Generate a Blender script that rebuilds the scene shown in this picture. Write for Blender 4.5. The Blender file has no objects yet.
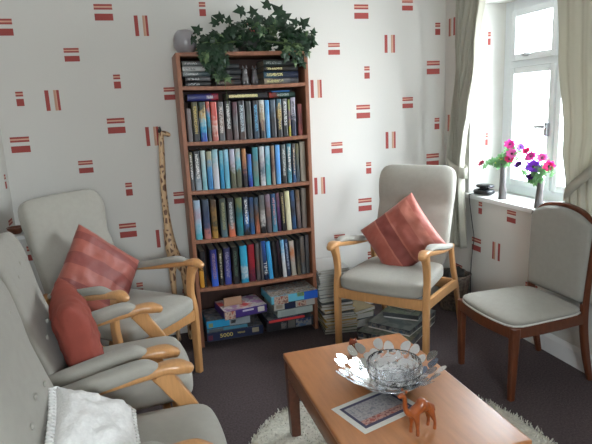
import bpy, bmesh, math, random
from math import sin, cos, pi, radians as R
from mathutils import Vector, Matrix, Euler, noise
random.seed(7)
S = bpy.context.scene
COL = S.collection

# ------------------------------------------------------------------ materials
def mat(name, col, rough=.6, spec=.5, metal=0., bump=0., bscale=60., mottle=0., mscale=8., trans=0., ior=1.45, sheen=0., coat=0., stretch=None, col2=None, coatr=.1):
    m = bpy.data.materials.new(name); m.use_nodes = True
    nt = m.node_tree; b = nt.nodes['Principled BSDF']
    b.inputs['Base Color'].default_value = (*col, 1); b.inputs['Roughness'].default_value = rough
    b.inputs['Metallic'].default_value = metal; b.inputs['Specular IOR Level'].default_value = spec
    b.inputs['IOR'].default_value = ior
    b.inputs['Transmission Weight'].default_value = trans
    b.inputs['Sheen Weight'].default_value = sheen
    b.inputs['Coat Weight'].default_value = coat; b.inputs['Coat Roughness'].default_value = coatr
    tc = nt.nodes.new('ShaderNodeTexCoord'); mp = nt.nodes.new('ShaderNodeMapping')
    nt.links.new(tc.outputs['Object'], mp.inputs['Vector'])
    if stretch: mp.inputs['Scale'].default_value = stretch
    if mottle:
        n = nt.nodes.new('ShaderNodeTexNoise'); n.inputs['Scale'].default_value = mscale; n.inputs['Detail'].default_value = 5
        nt.links.new(mp.outputs[0], n.inputs['Vector'])
        r = nt.nodes.new('ShaderNodeValToRGB')
        c2 = col2 or tuple(c * (1 - mottle) for c in col)
        r.color_ramp.elements[0].position = .35; r.color_ramp.elements[0].color = (*c2, 1)
        r.color_ramp.elements[1].position = .65; r.color_ramp.elements[1].color = (*[min(1, c * (1 + mottle * .4)) for c in col], 1)
        nt.links.new(n.outputs['Fac'], r.inputs['Fac']); nt.links.new(r.outputs['Color'], b.inputs['Base Color'])
    if bump:
        n = nt.nodes.new('ShaderNodeTexNoise'); n.inputs['Scale'].default_value = bscale; n.inputs['Detail'].default_value = 3
        nt.links.new(tc.outputs['Object'], n.inputs['Vector'])
        bp = nt.nodes.new('ShaderNodeBump'); bp.inputs['Strength'].default_value = bump; bp.inputs['Distance'].default_value = .003
        nt.links.new(n.outputs['Fac'], bp.inputs['Height']); nt.links.new(bp.outputs[0], b.inputs['Normal'])
    return m

M = dict(
    wall=mat('wallpaper', (.62, .61, .575), .75, .25, bump=.25, bscale=140),
    red=mat('wallpaper_red', (.33, .068, .06), .7, .3),
    pink=mat('wallpaper_pink', (.62, .36, .27), .7, .3),
    tan=mat('wallpaper_tan', (.50, .30, .21), .7, .3),
    white=mat('gloss_white_paint', (.80, .81, .80), .35, .5),
    upvc=mat('white_frame', (.80, .84, .87), .3, .5),
    ceil=mat('ceiling_white', (.78, .77, .74), .9, .2),
    carpet=mat('carpet', (.092, .072, .074), .98, .1, bump=1., bscale=260, mottle=.3, mscale=110),
    fabric=mat('grey_upholstery', (.345, .33, .288), .9, .2, bump=.5, bscale=420, mottle=.035, mscale=35, sheen=.15),
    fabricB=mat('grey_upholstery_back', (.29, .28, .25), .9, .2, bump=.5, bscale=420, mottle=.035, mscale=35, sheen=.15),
    beech=mat('beech_wood', (.53, .27, .105), .35, .5, mottle=.10, mscale=9, stretch=(12, 12, 1.5), coat=.4),
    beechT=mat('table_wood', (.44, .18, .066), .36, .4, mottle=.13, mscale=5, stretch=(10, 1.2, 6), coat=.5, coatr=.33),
    tabshade=mat('table_leg_shaded_wood', (.115, .040, .022), .4, .5, mottle=.25, mscale=6, stretch=(6, 2, 6), coat=.3),  # table legs: shade under the top is put into this darker brown
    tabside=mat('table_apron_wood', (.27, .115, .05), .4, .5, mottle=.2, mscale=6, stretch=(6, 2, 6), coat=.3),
    mahog=mat('bookcase_wood', (.27, .112, .062), .5, .5, mottle=.22, mscale=5, stretch=(10, 10, 1.5)),
    mahogShade=mat('bookcase_shaded_wood', (.045, .018, .012), .6, .4, mottle=.2, mscale=5, stretch=(8, 8, 1)),  # case wood taken near black, painting the shade inside and at the foot
    darkwood=mat('dark_red_wood', (.105, .030, .012), .38, .4, mottle=.15, mscale=6, stretch=(10, 10, 1.5), coat=.15),
    terra=mat('terracotta_satin', (.33, .085, .06), .5, .5, bump=.2, bscale=90, mottle=.1, mscale=20, sheen=.2),
    terraC=mat('plain_terracotta', (.27, .06, .042), .7, .3, bump=.2, bscale=90, mottle=.08, mscale=20),
    terraD=mat('terracotta_stripe', (.23, .055, .045), .55, .5, bump=.2, bscale=90, mottle=.1, mscale=20),
    terraL=mat('terracotta_light_stripe', (.42, .14, .10), .42, .5, bump=.2, bscale=90),
    crochet=mat('white_crochet', (.80, .79, .77), .9, .2, bump=1., bscale=130, mottle=.08, mscale=90),
    rug=mat('cream_shag', (.62, .60, .52), .95, .1, bump=.8, bscale=150, mottle=.18, mscale=60),
    curtain=mat('cream_curtain', (.47, .455, .385), .75, .3, bump=.15, bscale=200),
    leaf=mat('ivy_green', (.012, .036, .015), .45, .35, mottle=.5, mscale=25),
    leafP=mat('ivy_variegated', (.10, .15, .06), .45, .4, mottle=.6, mscale=40, col2=(.018, .05, .02)),
    stem=mat('stem_green', (.08, .13, .04), .6),
    pot=mat('dark_green_pot', (.03, .03, .028), .6),
    frost=mat('frosted_lilac_glass', (.80, .78, .82), .28, .5, trans=.75),
    stone=mat('grey_stone', (.16, .155, .16), .35, .6, mottle=.3, mscale=30),
    camel=mat('orange_carved_wood', (.30, .072, .016), .35, .5, mottle=.25, mscale=40, coat=.4),
    redwood=mat('red_brown_carved_wood', (.22, .045, .015), .35, .5, mottle=.3, mscale=40, coat=.3),
    silver=mat('polished_silver', (.80, .81, .83), .16, .5, metal=1.),
    crystal=mat('cut_crystal', (.97, .985, 1.), .02, .5, trans=1., ior=1.42),
    black=mat('black_plastic', (.008, .010, .012), .25, .5),
    vase=mat('dark_grey_vase', (.085, .078, .078), .5, .5, bump=.4, bscale=60),
    paper=mat('paper_white', (.66, .65, .60), .8, .3, mottle=.06, mscale=60),
    basket=mat('woven_brown', (.20, .16, .13), .8, .3, mottle=.5, mscale=60, bump=1., bscale=80),
    cable=mat('dark_grey_cable', (.03, .03, .03), .5),
    chrome=mat('handle_metal', (.35, .36, .38), .3, .5, metal=.9),
    pages=mat('page_edges', (.30, .27, .21), .9, .2, mottle=.2, mscale=200),
    board=mat('gap_shade_boards', (.035, .036, .042), .5, .4, mottle=.3, mscale=20),  # same near-black sides on every book, painting shade into the gaps between
    gold=mat('gold_foil', (.60, .47, .13), .4, .5),
)

def add_translucent(m, w, col):
    nt = m.node_tree; b = nt.nodes['Principled BSDF']; out = nt.nodes['Material Output']
    t = nt.nodes.new('ShaderNodeBsdfTranslucent'); t.inputs['Color'].default_value = (*col, 1)
    mx = nt.nodes.new('ShaderNodeMixShader'); mx.inputs[0].default_value = w
    nt.links.new(b.outputs[0], mx.inputs[1]); nt.links.new(t.outputs[0], mx.inputs[2]); nt.links.new(mx.outputs[0], out.inputs['Surface'])
add_translucent(M['curtain'], .16, (.55, .53, .44))

def glass_mat():
    m = bpy.data.materials.new('window_glass'); m.use_nodes = True; nt = m.node_tree
    for n in list(nt.nodes):
        if n.type == 'BSDF_PRINCIPLED': nt.nodes.remove(n)
    out = nt.nodes['Material Output']
    t = nt.nodes.new('ShaderNodeBsdfTransparent'); g = nt.nodes.new('ShaderNodeBsdfGlossy'); g.inputs['Roughness'].default_value = .02
    mx = nt.nodes.new('ShaderNodeMixShader')
    mx.inputs[0].default_value = .05; nt.links.new(t.outputs[0], mx.inputs[1]); nt.links.new(g.outputs[0], mx.inputs[2])
    nt.links.new(mx.outputs[0], out.inputs['Surface']); return m
M['glass'] = glass_mat()

def plain(name, c, rough=.45): return mat(name, c, rough, .4)

def spine_mat(name, stops, title=None, tr=(.12, .7), seed=0, axis='Z', rough=.4, dens=.52):
    """stops: [(pos from bottom, rgb)...]; title: colour of the blurred lettering along the spine"""
    m = bpy.data.materials.new(name); m.use_nodes = True; nt = m.node_tree; b = nt.nodes['Principled BSDF']
    b.inputs['Roughness'].default_value = rough
    tc = nt.nodes.new('ShaderNodeTexCoord'); sp = nt.nodes.new('ShaderNodeSeparateXYZ'); nt.links.new(tc.outputs['Generated'], sp.inputs[0])
    L, A = ('Z', 'X') if axis == 'Z' else ('X', 'Z')
    r = nt.nodes.new('ShaderNodeValToRGB'); cr = r.color_ramp
    while len(cr.elements) < len(stops): cr.elements.new(.5)
    for e, (p_, c) in zip(cr.elements, stops): e.position = p_; e.color = (*[k ** 1.25 for k in c], 1)
    n = nt.nodes.new('ShaderNodeTexNoise'); n.inputs['Scale'].default_value = 48; n.inputs['Detail'].default_value = 4
    mp = nt.nodes.new('ShaderNodeMapping'); mp.inputs['Location'].default_value = (seed * 3.1, seed * 1.7, seed); nt.links.new(tc.outputs['Object'], mp.inputs[0])
    nt.links.new(mp.outputs[0], n.inputs['Vector'])
    ma = nt.nodes.new('ShaderNodeMath'); ma.operation = 'MULTIPLY_ADD'; ma.inputs[1].default_value = .66; 
    ad = nt.nodes.new('ShaderNodeMath'); ad.operation = 'SUBTRACT'; ad.inputs[1].default_value = .33
    nt.links.new(n.outputs['Fac'], ma.inputs[0]); nt.links.new(sp.outputs[L], ma.inputs[2]); nt.links.new(ma.outputs[0], ad.inputs[0])
    nt.links.new(ad.outputs[0], r.inputs['Fac'])
    last = r.outputs['Color']
    if title:
        def cmp(sock, lo, hi):
            a = nt.nodes.new('ShaderNodeMath'); a.operation = 'GREATER_THAN'; a.inputs[1].default_value = lo; nt.links.new(sock, a.inputs[0])
            c = nt.nodes.new('ShaderNodeMath'); c.operation = 'LESS_THAN'; c.inputs[1].default_value = hi; nt.links.new(sock, c.inputs[0])
            k = nt.nodes.new('ShaderNodeMath'); k.operation = 'MULTIPLY'; nt.links.new(a.outputs[0], k.inputs[0]); nt.links.new(c.outputs[0], k.inputs[1]); return k.outputs[0]
        z = cmp(sp.outputs[L], *tr); x = cmp(sp.outputs[A], .28, .74)
        n2 = nt.nodes.new('ShaderNodeTexNoise'); n2.inputs['Scale'].default_value = 230; n2.inputs['Detail'].default_value = 0
        nt.links.new(mp.outputs[0], n2.inputs['Vector'])
        g = nt.nodes.new('ShaderNodeMath'); g.operation = 'LESS_THAN'; g.inputs[1].default_value = dens; nt.links.new(n2.outputs['Fac'], g.inputs[0])
        k1 = nt.nodes.new('ShaderNodeMath'); k1.operation = 'MULTIPLY'; nt.links.new(z, k1.inputs[0]); nt.links.new(x, k1.inputs[1])
        k2 = nt.nodes.new('ShaderNodeMath'); k2.operation = 'MULTIPLY'; nt.links.new(k1.outputs[0], k2.inputs[0]); nt.links.new(g.outputs[0], k2.inputs[1])
        mx = nt.nodes.new('ShaderNodeMixRGB'); mx.inputs['Color2'].default_value = (*title, 1)
        nt.links.new(k2.outputs[0], mx.inputs['Fac']); nt.links.new(last, mx.inputs['Color1']); last = mx.outputs['Color']
    nt.links.new(last, b.inputs['Base Color']); return m

# ------------------------------------------------------------------ geometry helpers
def obj(name, bm, m, parent=None, smooth=True, loc=None, rot=None, auto=None, sub=0):
    me = bpy.data.meshes.new(name)
    bmesh.ops.recalc_face_normals(bm, faces=bm.faces[:])
    bm.to_mesh(me); bm.free()
    for k in (m if isinstance(m, (list, tuple)) else [m]): me.materials.append(k)
    o = bpy.data.objects.new(name, me); COL.objects.link(o)
    if smooth:
        for p_ in me.polygons: p_.use_smooth = True
        if auto is not None: me.set_sharp_from_angle(angle=R(auto))
    if parent: o.parent = parent
    if loc: o.location = loc
    if rot: o.rotation_euler = rot
    if sub:
        s = o.modifiers.new('sub', 'SUBSURF'); s.levels = sub; s.render_levels = sub
    return o
def tag(o, label=None, cat=None, group=None, kind=None):
    if label: o['label'] = label
    if cat: o['category'] = cat
    if group: o['group'] = group
    if kind: o['kind'] = kind
    return o
def thing(name, label, cat, loc=(0, 0, 0), rz=0., group=None, rot=None):
    o = bpy.data.objects.new(name, None); COL.objects.link(o); o.empty_display_size = .05
    o.location = loc; o.rotation_euler = rot or (0, 0, rz); return tag(o, label, cat, group)
def copy_tree(root):
    r = root.copy(); COL.objects.link(r)
    for c in root.children:
        k = c.copy(); COL.objects.link(k); k.parent = r
        for g in c.children:
            d = g.copy(); COL.objects.link(d); d.parent = k
    return r
def struct(o): return tag(o, kind='structure')

def box(bm, x0, x1, y0, y1, z0, z1, bev=0, mi=0, mtx=None, seg=2):
    r = bmesh.ops.create_cube(bm, size=1)
    vs = r['verts']
    for v in vs:
        v.co = Vector(((x0 + x1) / 2 + v.co.x * (x1 - x0), (y0 + y1) / 2 + v.co.y * (y1 - y0), (z0 + z1) / 2 + v.co.z * (z1 - z0)))
    fs = set(f for v in vs for f in v.link_faces)
    if bev:
        es = list(set(e for v in vs for e in v.link_edges))
        rr = bmesh.ops.bevel(bm, geom=es, offset=bev, segments=seg, affect='EDGES', profile=.6)
        fs = set(rr['faces']) | set(f for f in fs if f.is_valid)
        vs = list(set(v for f in fs for v in f.verts))
    for f in fs: f.material_index = mi
    if mtx is not None: bmesh.ops.transform(bm, matrix=mtx, verts=vs)
    return vs
def quad(bm, pts, mi=0):
    f = bm.faces.new([bm.verts.new(p_) for p_ in pts]); f.material_index = mi; return f
def lathe(bm, prof, n=32, cx=0, cy=0, wob=None, mi=0, cap=True):
    rings = []
    for (r, z) in prof:
        ring = []
        for i in range(n):
            a = 2 * pi * i / n; k = wob(a, z) if wob else 1
            ring.append(bm.verts.new((cx + r * k * cos(a), cy + r * k * sin(a), z)))
        rings.append(ring)
    for a, b in zip(rings, rings[1:]):
        for i in range(n): bm.faces.new((a[i], a[(i + 1) % n], b[(i + 1) % n], b[i])).material_index = mi
    if cap:
        if prof[0][0] > 1e-4: bm.faces.new(rings[0][::-1]).material_index = mi
        if prof[-1][0] > 1e-4: bm.faces.new(rings[-1]).material_index = mi
    bmesh.ops.remove_doubles(bm, verts=[v for r_ in rings for v in r_], dist=1e-5)
def smoothpath(pts, n=6):
    pts = [Vector(p_) for p_ in pts]; out = []
    for i in range(len(pts) - 1):
        p0 = pts[max(i - 1, 0)]; p1 = pts[i]; p2 = pts[i + 1]; p3 = pts[min(i + 2, len(pts) - 1)]
        for k in range(n):
            t = k / n
            out.append(.5 * ((2 * p1) + (-p0 + p2) * t + (2 * p0 - 5 * p1 + 4 * p2 - p3) * t * t + (-p0 + 3 * p1 - 3 * p2 + p3) * t ** 3))
    out.append(pts[-1]); return out
def sweep(bm, pts, side, ws, ts, n=16, ex=4., smooth=6, mi=0, round_end=False):
    """sweep a rounded section along pts; side = the direction of the width ws; ts the other dimension"""
    full = [tuple(p_) + (w, t) for p_, w, t in zip(pts, ws, ts)]
    P = smoothpath([Vector(f[:3]) for f in full], smooth)
    N = len(P); rings = []; side = Vector(side).normalized()
    def lerp(a, u):
        i = min(int(u * (len(a) - 1)), len(a) - 2); f = u * (len(a) - 1) - i; f = f * f * (3 - 2 * f) if smooth > 1 else f
        return a[i] * (1 - f) + a[i + 1] * f
    for i, p_ in enumerate(P):
        u = i / (N - 1); d = (P[min(i + 1, N - 1)] - P[max(i - 1, 0)]).normalized()
        s = (side - d * side.dot(d)).normalized(); q = d.cross(s)
        w = lerp(ws, u) / 2; t = lerp(ts, u) / 2; ring = []
        for k in range(n):
            a = 2 * pi * (k + .5) / n; c, s_ = cos(a), sin(a)
            ring.append(bm.verts.new(p_ + s * (w * math.copysign(abs(c) ** (2 / ex), c)) + q * (t * math.copysign(abs(s_) ** (2 / ex), s_))))
        rings.append(ring)
    for a, b in zip(rings, rings[1:]):
        for i in range(n): bm.faces.new((a[i], a[(i + 1) % n], b[(i + 1) % n], b[i])).material_index = mi
    for ring, sgn in ((rings[0], -1), (rings[-1], 1)):
        c = sum((v.co for v in ring), Vector()) / n
        if round_end:
            d = (P[-1] - P[-2]).normalized() if sgn > 0 else (P[0] - P[1]).normalized()
            prev = ring; rad = min((v.co - c).length for v in ring)
            for s1, s2 in ((.86, .5), (.5, .86)):
                nr = [bm.verts.new(c + (v.co - c) * s1 + d * rad * s2) for v in ring]
                for i in range(n): bm.faces.new((prev[i], prev[(i + 1) % n], nr[(i + 1) % n], nr[i])).material_index = mi
                prev = nr
            tip = bm.verts.new(c + d * rad)
            for i in range(n): bm.faces.new((prev[i], prev[(i + 1) % n], tip)).material_index = mi
        else:
            bm.faces.new(ring).material_index = mi
def softbox(bm, sx, sy, sz, k=7., m=3., n=10, c=(0, 0, 0), fn=None, mtx=None):
    tmp = bmesh.new(); bmesh.ops.create_cube(tmp, size=2)
    bmesh.ops.subdivide_edges(tmp, edges=tmp.edges[:], cuts=n, use_grid_fill=True)
    tv = {v: bm.verts.new(v.co) for v in tmp.verts}
    for f in tmp.faces: bm.faces.new([tv[v] for v in f.verts])
    vs = list(tv.values()); tmp.free()
    for v in vs:
        x, y, z = v.co
        x, y, z = [math.copysign(abs(q) ** .8, q) for q in (x, y, z)]
        nn = ((abs(x) ** k + abs(y) ** k) ** (m / k) + abs(z) ** m) ** (1 / m)
        p_ = Vector((x / nn, y / nn, z / nn))
        q = Vector((p_.x * sx / 2, p_.y * sy / 2, p_.z * sz / 2))
        if fn: q = fn(q, p_)
        v.co = q + Vector(c)
    if mtx is not None: bmesh.ops.transform(bm, matrix=mtx, verts=vs)
def tube(bm, pts, r, n=6, smooth=4):
    sweep(bm, pts, (0.31, .2, .9) if abs((Vector(pts[-1]) - Vector(pts[0])).normalized().z) < .8 else (1, .1, 0), [2 * r] * len(pts), [2 * r] * len(pts), n=n, ex=2., smooth=smooth)
def skin(name, verts, edges, radii, m, parent=None, sub=2, loc=None, rot=None):
    me = bpy.data.meshes.new(name); me.from_pydata(verts, edges, []); me.materials.append(m)
    o = bpy.data.objects.new(name, me); COL.objects.link(o)
    s = o.modifiers.new('skin', 'SKIN'); s.use_smooth_shade = True
    for v, r in zip(me.skin_vertices[0].data, radii):
        v.radius = r if isinstance(r, tuple) else (r, r)
    me.skin_vertices[0].data[0].use_root = True
    q = o.modifiers.new('sub', 'SUBSURF'); q.levels = sub; q.render_levels = sub
    dg = bpy.context.evaluated_depsgraph_get(); me2 = bpy.data.meshes.new_from_object(o.evaluated_get(dg)); o.modifiers.clear(); o.data = me2
    if not me2.materials: me2.materials.append(m)
    for p_ in me2.polygons: p_.use_smooth = True
    if parent: o.parent = parent
    if loc: o.location = loc
    if rot: o.rotation_euler = rot
    return o
def text(name, s, size, m, parent, loc, rot, ext=.0004, sx=1):
    c = bpy.data.curves.new(name, 'FONT'); c.body = s; c.size = size; c.extrude = ext; c.align_x = 'CENTER'; c.align_y = 'CENTER'
    o = bpy.data.objects.new(name, c); COL.objects.link(o)
    dg = bpy.context.evaluated_depsgraph_get(); me = bpy.data.meshes.new_from_object(o.evaluated_get(dg))
    bpy.data.objects.remove(o); me.materials.append(m)
    o = bpy.data.objects.new(name, me); COL.objects.link(o); o.parent = parent; o.location = loc; o.rotation_euler = rot; o.scale = (sx, 1, 1)
    return o

# ------------------------------------------------------------------ room
XL, XR, YB, YF, ZC = -.69, 2.09, 0., -4.7, 2.32
P_ = .6246
# window in the right wall
WY0, WY1, WZ0, WZ1 = -1.68, -.30, .76, 1.96
T = .29

def motif(bm, kind, u, z, f):
    """f(u, z) -> 3-D point just proud of the wall; indices 1 red, 2 pink, 3 tan"""
    def rect(a0, a1, b0, b1, mi): quad(bm, [f(a0, b0), f(a1, b0), f(a1, b1), f(a0, b1)], mi)
    if kind == 'V':
        rect(u - .038, u - .017, z - .056, z + .056, 1)
        rect(u + .008, u + .019, z - .056, z + .056, 3); rect(u + .019, u + .024, z - .056, z + .056, 2); rect(u + .024, u + .037, z - .056, z + .056, 1)
        return
    w, h = dict(L=(.098, .087), M=(.079, .072), S=(.038, .078))[kind]
    t = z + h / 2
    rect(u - w / 2, u + w / 2, t - h * .12, t, 1); rect(u - w / 2, u + w / 2, t - h * .22, t - h * .12, 2)
    rect(u - w / 2, u + w / 2, t - h * .34, t - h * .22, 1); rect(u - w / 2, u + w / 2, z - h / 2, t - h * (.58 if kind != 'S' else .5), 1)
def strip(bm, u0, v, f, umin, umax, zmax=ZC, sgn=1, skip=None):
    for kind, du, dz in (('V', 0, 0), ('M', .129, .243), ('L', .322, -.157), ('S', .354, .092)):
        u = u0 + sgn * du
        if u < umin + .05 or u > umax - .05: continue
        z = (v + dz) % P_
        while z < zmax - .05:
            if z > .17 and not (skip and skip(u, z)): motif(bm, kind, u, z, f)
            z += P_
PAPER = [M['wall'], M['red'], M['pink'], M['tan']]
E_ = .0006
bm = bmesh.new(); box(bm, XL - T, XR + T, 0, .12, 0, ZC)
for k, v in ((-1, .162), (0, .239), (1, .010), (2, .38), (3, .249), (4, .518)):
    strip(bm, -.405 + .52 * k, v, lambda u, z: (u, -E_, z), XL, XR)
struct(obj('wall_back', bm, PAPER, smooth=False))
bm = bmesh.new(); box(bm, XL - T, XL, YF, 0, 0, ZC)
for k, v in enumerate((.0, .33, .14, .52, .27, .41, .1, .3, .5)):
    strip(bm, -.434 - .52 * k, v + .347, lambda u, z: (XL + E_, u, z), YF, 0)
struct(obj('wall_left', bm, PAPER, smooth=False))
bm = bmesh.new()
for y0, y1, z0, z1 in ((WY1, 0, 0, ZC), (YF, WY0, 0, ZC), (WY0, WY1, 0, WZ0), (WY0, WY1, WZ1, ZC)):
    box(bm, XR, XR + T, y0, y1, z0, z1)
def inwin(u, z): return WY0 - .06 < u < WY1 + .03 and WZ0 - .03 < z < WZ1 + .05
for k, v in enumerate((.611, .457, .22, .4, .05, .3, .5)):
    strip(bm, -.075 - .525 * k, v, lambda u, z: (XR - E_, u, z), YF, 0, sgn=-1, skip=inwin)
struct(obj('wall_right', bm, PAPER, smooth=False))
# wall behind the viewer with a patio window
RY, RX0, RX1, RZ0, RZ1 = YF, -.35, .65, 1.15, 1.95
bm = bmesh.new()
for x0, x1, z0, z1 in ((XL - T, RX0, 0, ZC), (RX1, XR + T, 0, ZC), (RX0, RX1, 0, RZ0), (RX0, RX1, RZ1, ZC)):
    box(bm, x0, x1, YF - T, YF, z0, z1)
struct(obj('wall_rear', bm, [M['wall']], smooth=False))
bm = bmesh.new(); box(bm, XL - T, XR + T + .1, YF - T, .12, -.1, 0); struct(obj('floor', bm, M['carpet'], smooth=False))
bm = bmesh.new(); box(bm, XL - T, XR + T + .1, YF - T, .12, ZC, ZC + .1); struct(obj('ceiling', bm, M['ceil'], smooth=False))
def skirt(name, a, b, side):
    bm = bmesh.new()
    prof = [(0, 0), (.014, 0), (.014, .085), (.009, .10), (.004, .11), (0, .11)]
    rings = []
    for p_ in (a, b):
        rings.append([bm.verts.new((p_[0] + side[0] * d, p_[1] + side[1] * d, z)) for d, z in prof])
    n = len(prof)
    for i in range(n): bm.faces.new((rings[0][i], rings[0][(i + 1) % n], rings[1][(i + 1) % n], rings[1][i]))
    bm.faces.new(rings[0]); bm.faces.new(rings[1])
    struct(obj(name, bm, M['white'], smooth=False))
skirt('baseboard_back', (XL, -.001), (XR, -.001), (0, -1)); skirt('baseboard_right', (XR - .001, YF), (XR - .001, -.015), (-1, 0)); skirt('baseboard_left', (XL + .001, YF), (XL + .001, -.015), (1, 0))

# window: sill board, frame, sashes
FX = XR + .212   # inner face of the frame
bm = bmesh.new(); box(bm, XR - .032, XR, -1.78, -.175, .757, .785, .006); box(bm, XR - .01, FX + .06, WY0 + .001, WY1 - .001, .7585, .7848, .002); 
so = struct(obj('trim_1', bm, M['white'], auto=40))
win = struct(thing('window_1', 'white casement window over the sill with small top light', None))
del win['label']
def frame(bm, y0, y1, z0, z1, w, x0, x1, bev=.004):
    box(bm, x0, x1, y0, y0 + w, z0, z1, bev); box(bm, x0, x1, y1 - w, y1, z0, z1, bev)
    box(bm, x0, x1, y0 + w, y1 - w, z0, z0 + w, bev); box(bm, x0, x1, y0 + w, y1 - w, z1 - w, z1, bev)
bm = bmesh.new()   # papered splay between the wall and the frame
y_ = WY1 - .040
for a_, b_ in (((XR - .0, WY1), (FX + .002, y_)),):
    quad(bm, [(a_[0], a_[1], .785), (b_[0], b_[1], .785), (b_[0], b_[1], WZ1), (a_[0], a_[1], WZ1)]); quad(bm, [(b_[0], b_[1], .785), (FX + .002, WY1, .785), (FX + .002, WY1, WZ1), (b_[0], b_[1], WZ1)])
n_ = Vector((-(b_[1] - a_[1]), (b_[0] - a_[0]), 0)).normalized() * (-1)
if n_.y > 0: n_ = -n_
for z in (1.755, 1.945 if 0 else 1.13): motif(bm, 'S', .235, z, lambda u, zz: (a_[0] + (b_[0] - a_[0]) * u * 2.2 + n_.x * E_, a_[1] + (b_[1] - a_[1]) * u * 2.2 + n_.y * E_, zz))
struct(obj('trim_3', bm, PAPER, smooth=False))
bm = bmesh.new(); frame(bm, WY0, WY1 - .04, .785, WZ1, .07, FX, FX + .07)
for y in (-.8125, -1.2125): box(bm, FX, FX + .07, y - .022, y + .022, .83, WZ1 - .04, .004)
box(bm, FX - .002, FX + .07, WY0 + .05, WY1 - .10, 1.56, 1.61, .004)
obj('window_frame', bm, M['upvc'], win, auto=40)
for a, b in ((-.80, -.43), (-1.20, -.825), (-1.60, -1.225)):
    bm = bmesh.new(); frame(bm, a - .004, b + .004, 1.603, WZ1 - .062, .040, FX - .022, FX + .03, .006)
    s = obj('sash', bm, M['upvc'], win, auto=40)
    bm = bmesh.new(); box(bm, FX, FX + .006, a + .03, b - .03, 1.64, WZ1 - .10); obj('glass_pane', bm, M['glass'], s, smooth=False)
    bm = bmesh.new(); ym = (a + b) / 2 + .04; box(bm, FX - .045, FX - .02, ym - .012, ym + .012, 1.622, 1.646, .004); box(bm, FX - .055, FX - .04, ym - .055, ym + .012, 1.627, 1.639, .004)
    obj('latch', bm, M['chrome'], s, auto=40)
    bm = bmesh.new(); frame(bm, a - .004, b + .004, .845, 1.565, .040, FX - .022, FX + .03, .006)
    s = obj('sash', bm, M['upvc'], win, auto=40)
    bm = bmesh.new(); box(bm, FX, FX + .006, a + .03, b - .03, .88, 1.53); obj('glass_pane', bm, M['glass'], s, smooth=False)
    bm = bmesh.new(); ym = a + .025; box(bm, FX - .045, FX - .02, ym - .012, ym + .012, 1.16, 1.24, .004); box(bm, FX - .058, FX - .04, ym - .008, ym + .085, 1.205, 1.225, .005)
    obj('latch', bm, M['chrome'], s, auto=40)
bm = bmesh.new()   # window head and reveal lining, painted
box(bm, XR - .012, XR + .001, WY0 - .03, WY1 + .03, WZ1 - .004, WZ1 + .03, .003); box(bm, XR - .012, XR + .001, WY0 - .03, WY0 + .004, .7855, WZ1 + .03, .003)
struct(obj('trim_2', bm, M['white'], auto=40))
# rear window
bm = bmesh.new()
def frameY(bm, x0, x1, z0, z1, w, y0, y1):
    box(bm, x0, x0 + w, y0, y1, z0, z1, .004); box(bm, x1 - w, x1, y0, y1, z0, z1, .004)
    box(bm, x0 + w, x1 - w, y0, y1, z0, z0 + w, .004); box(bm, x0 + w, x1 - w, y0, y1, z1 - w, z1, .004)
frameY(bm, RX0, RX1, RZ0, RZ1, .06, YF - .12, YF - .05); box(bm, .135, .165, YF - .12, YF - .05, RZ0 + .05, RZ1 - .05, .004)
struct(obj('window_2', bm, M['upvc'], auto=40))

# ------------------------------------------------------------------ curtains
def curtain(edgeA, edgeB, z0, z1, xc, folds, seed, amp, nz=60, ny=150):
    bm = bmesh.new(); rows = []
    for j in range(nz + 1):
        t = j / nz; z = z1 + (z0 - z1) * t
        ya = interp(edgeA, z); yb = interp(edgeB, z); w = abs(yb - ya); row = []
        for i in range(ny + 1):
            s = i / ny
            sp = s + .02 * sin(6 * s + seed)
            a = amp * min(1.2, .35 + .0 + .20 / max(w, .12) * .5)
            ph = 2 * pi * folds * sp + .5 * sin(3 * z + seed)
            x = xc + a * sin(ph) + .35 * a * sin(2.1 * ph + seed) + .012 * sin(5 * z + 7 * s)
            y = ya + (yb - ya) * s + .25 * a * cos(ph)
            if z < .82: x = min(x, 2.052)
            row.append(bm.verts.new((x, y, z)))
        rows.append(row)
    for a, b in zip(rows, rows[1:]):
        for i in range(ny): bm.faces.new((a[i], a[i + 1], b[i + 1], b[i]))
    return bm
def interp(tab, z):
    tab = sorted(tab)
    if z <= tab[0][0]: return tab[0][1]
    for (a, ya), (b, yb) in zip(tab, tab[1:]):
        if z <= b:
            t = (z - a) / (b - a); t = t * t * (3 - 2 * t); return ya + (yb - ya) * t
    return tab[-1][1]
def curtain_thing(label, A, B, z0, z1, xc, folds, seed, amp, band):
    t = thing('curtain', label, 'curtain')
    o = obj('drape', curtain(A, B, z0, z1, xc, folds, seed, amp), M['curtain'], t)
    sm = o.modifiers.new('th', 'SOLIDIFY'); sm.thickness = .003
    bm = bmesh.new(); (ya, za), (yb, zb), dx, h = band
    n = 40; rows = []
    for i in range(n + 1):
        a = 2 * pi * i / n
        y = (ya + yb) / 2 + (yb - ya) / 2 * cos(a); zc_ = (za + zb) / 2 + (zb - za) / 2 * cos(a) - .012 * abs(sin(a)); x = xc + dx * sin(a)
        rows.append((bm.verts.new((x, y, zc_ + h / 2)), bm.verts.new((x, y, zc_ - h / 2))))
    for a, b in zip(rows, rows[1:]): bm.faces.new((a[0], b[0], b[1], a[1]))
    o = obj('tieback', bm, M['curtain'], t); sm = o.modifiers.new('th', 'SOLIDIFY'); sm.thickness = .005
    return t
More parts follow.
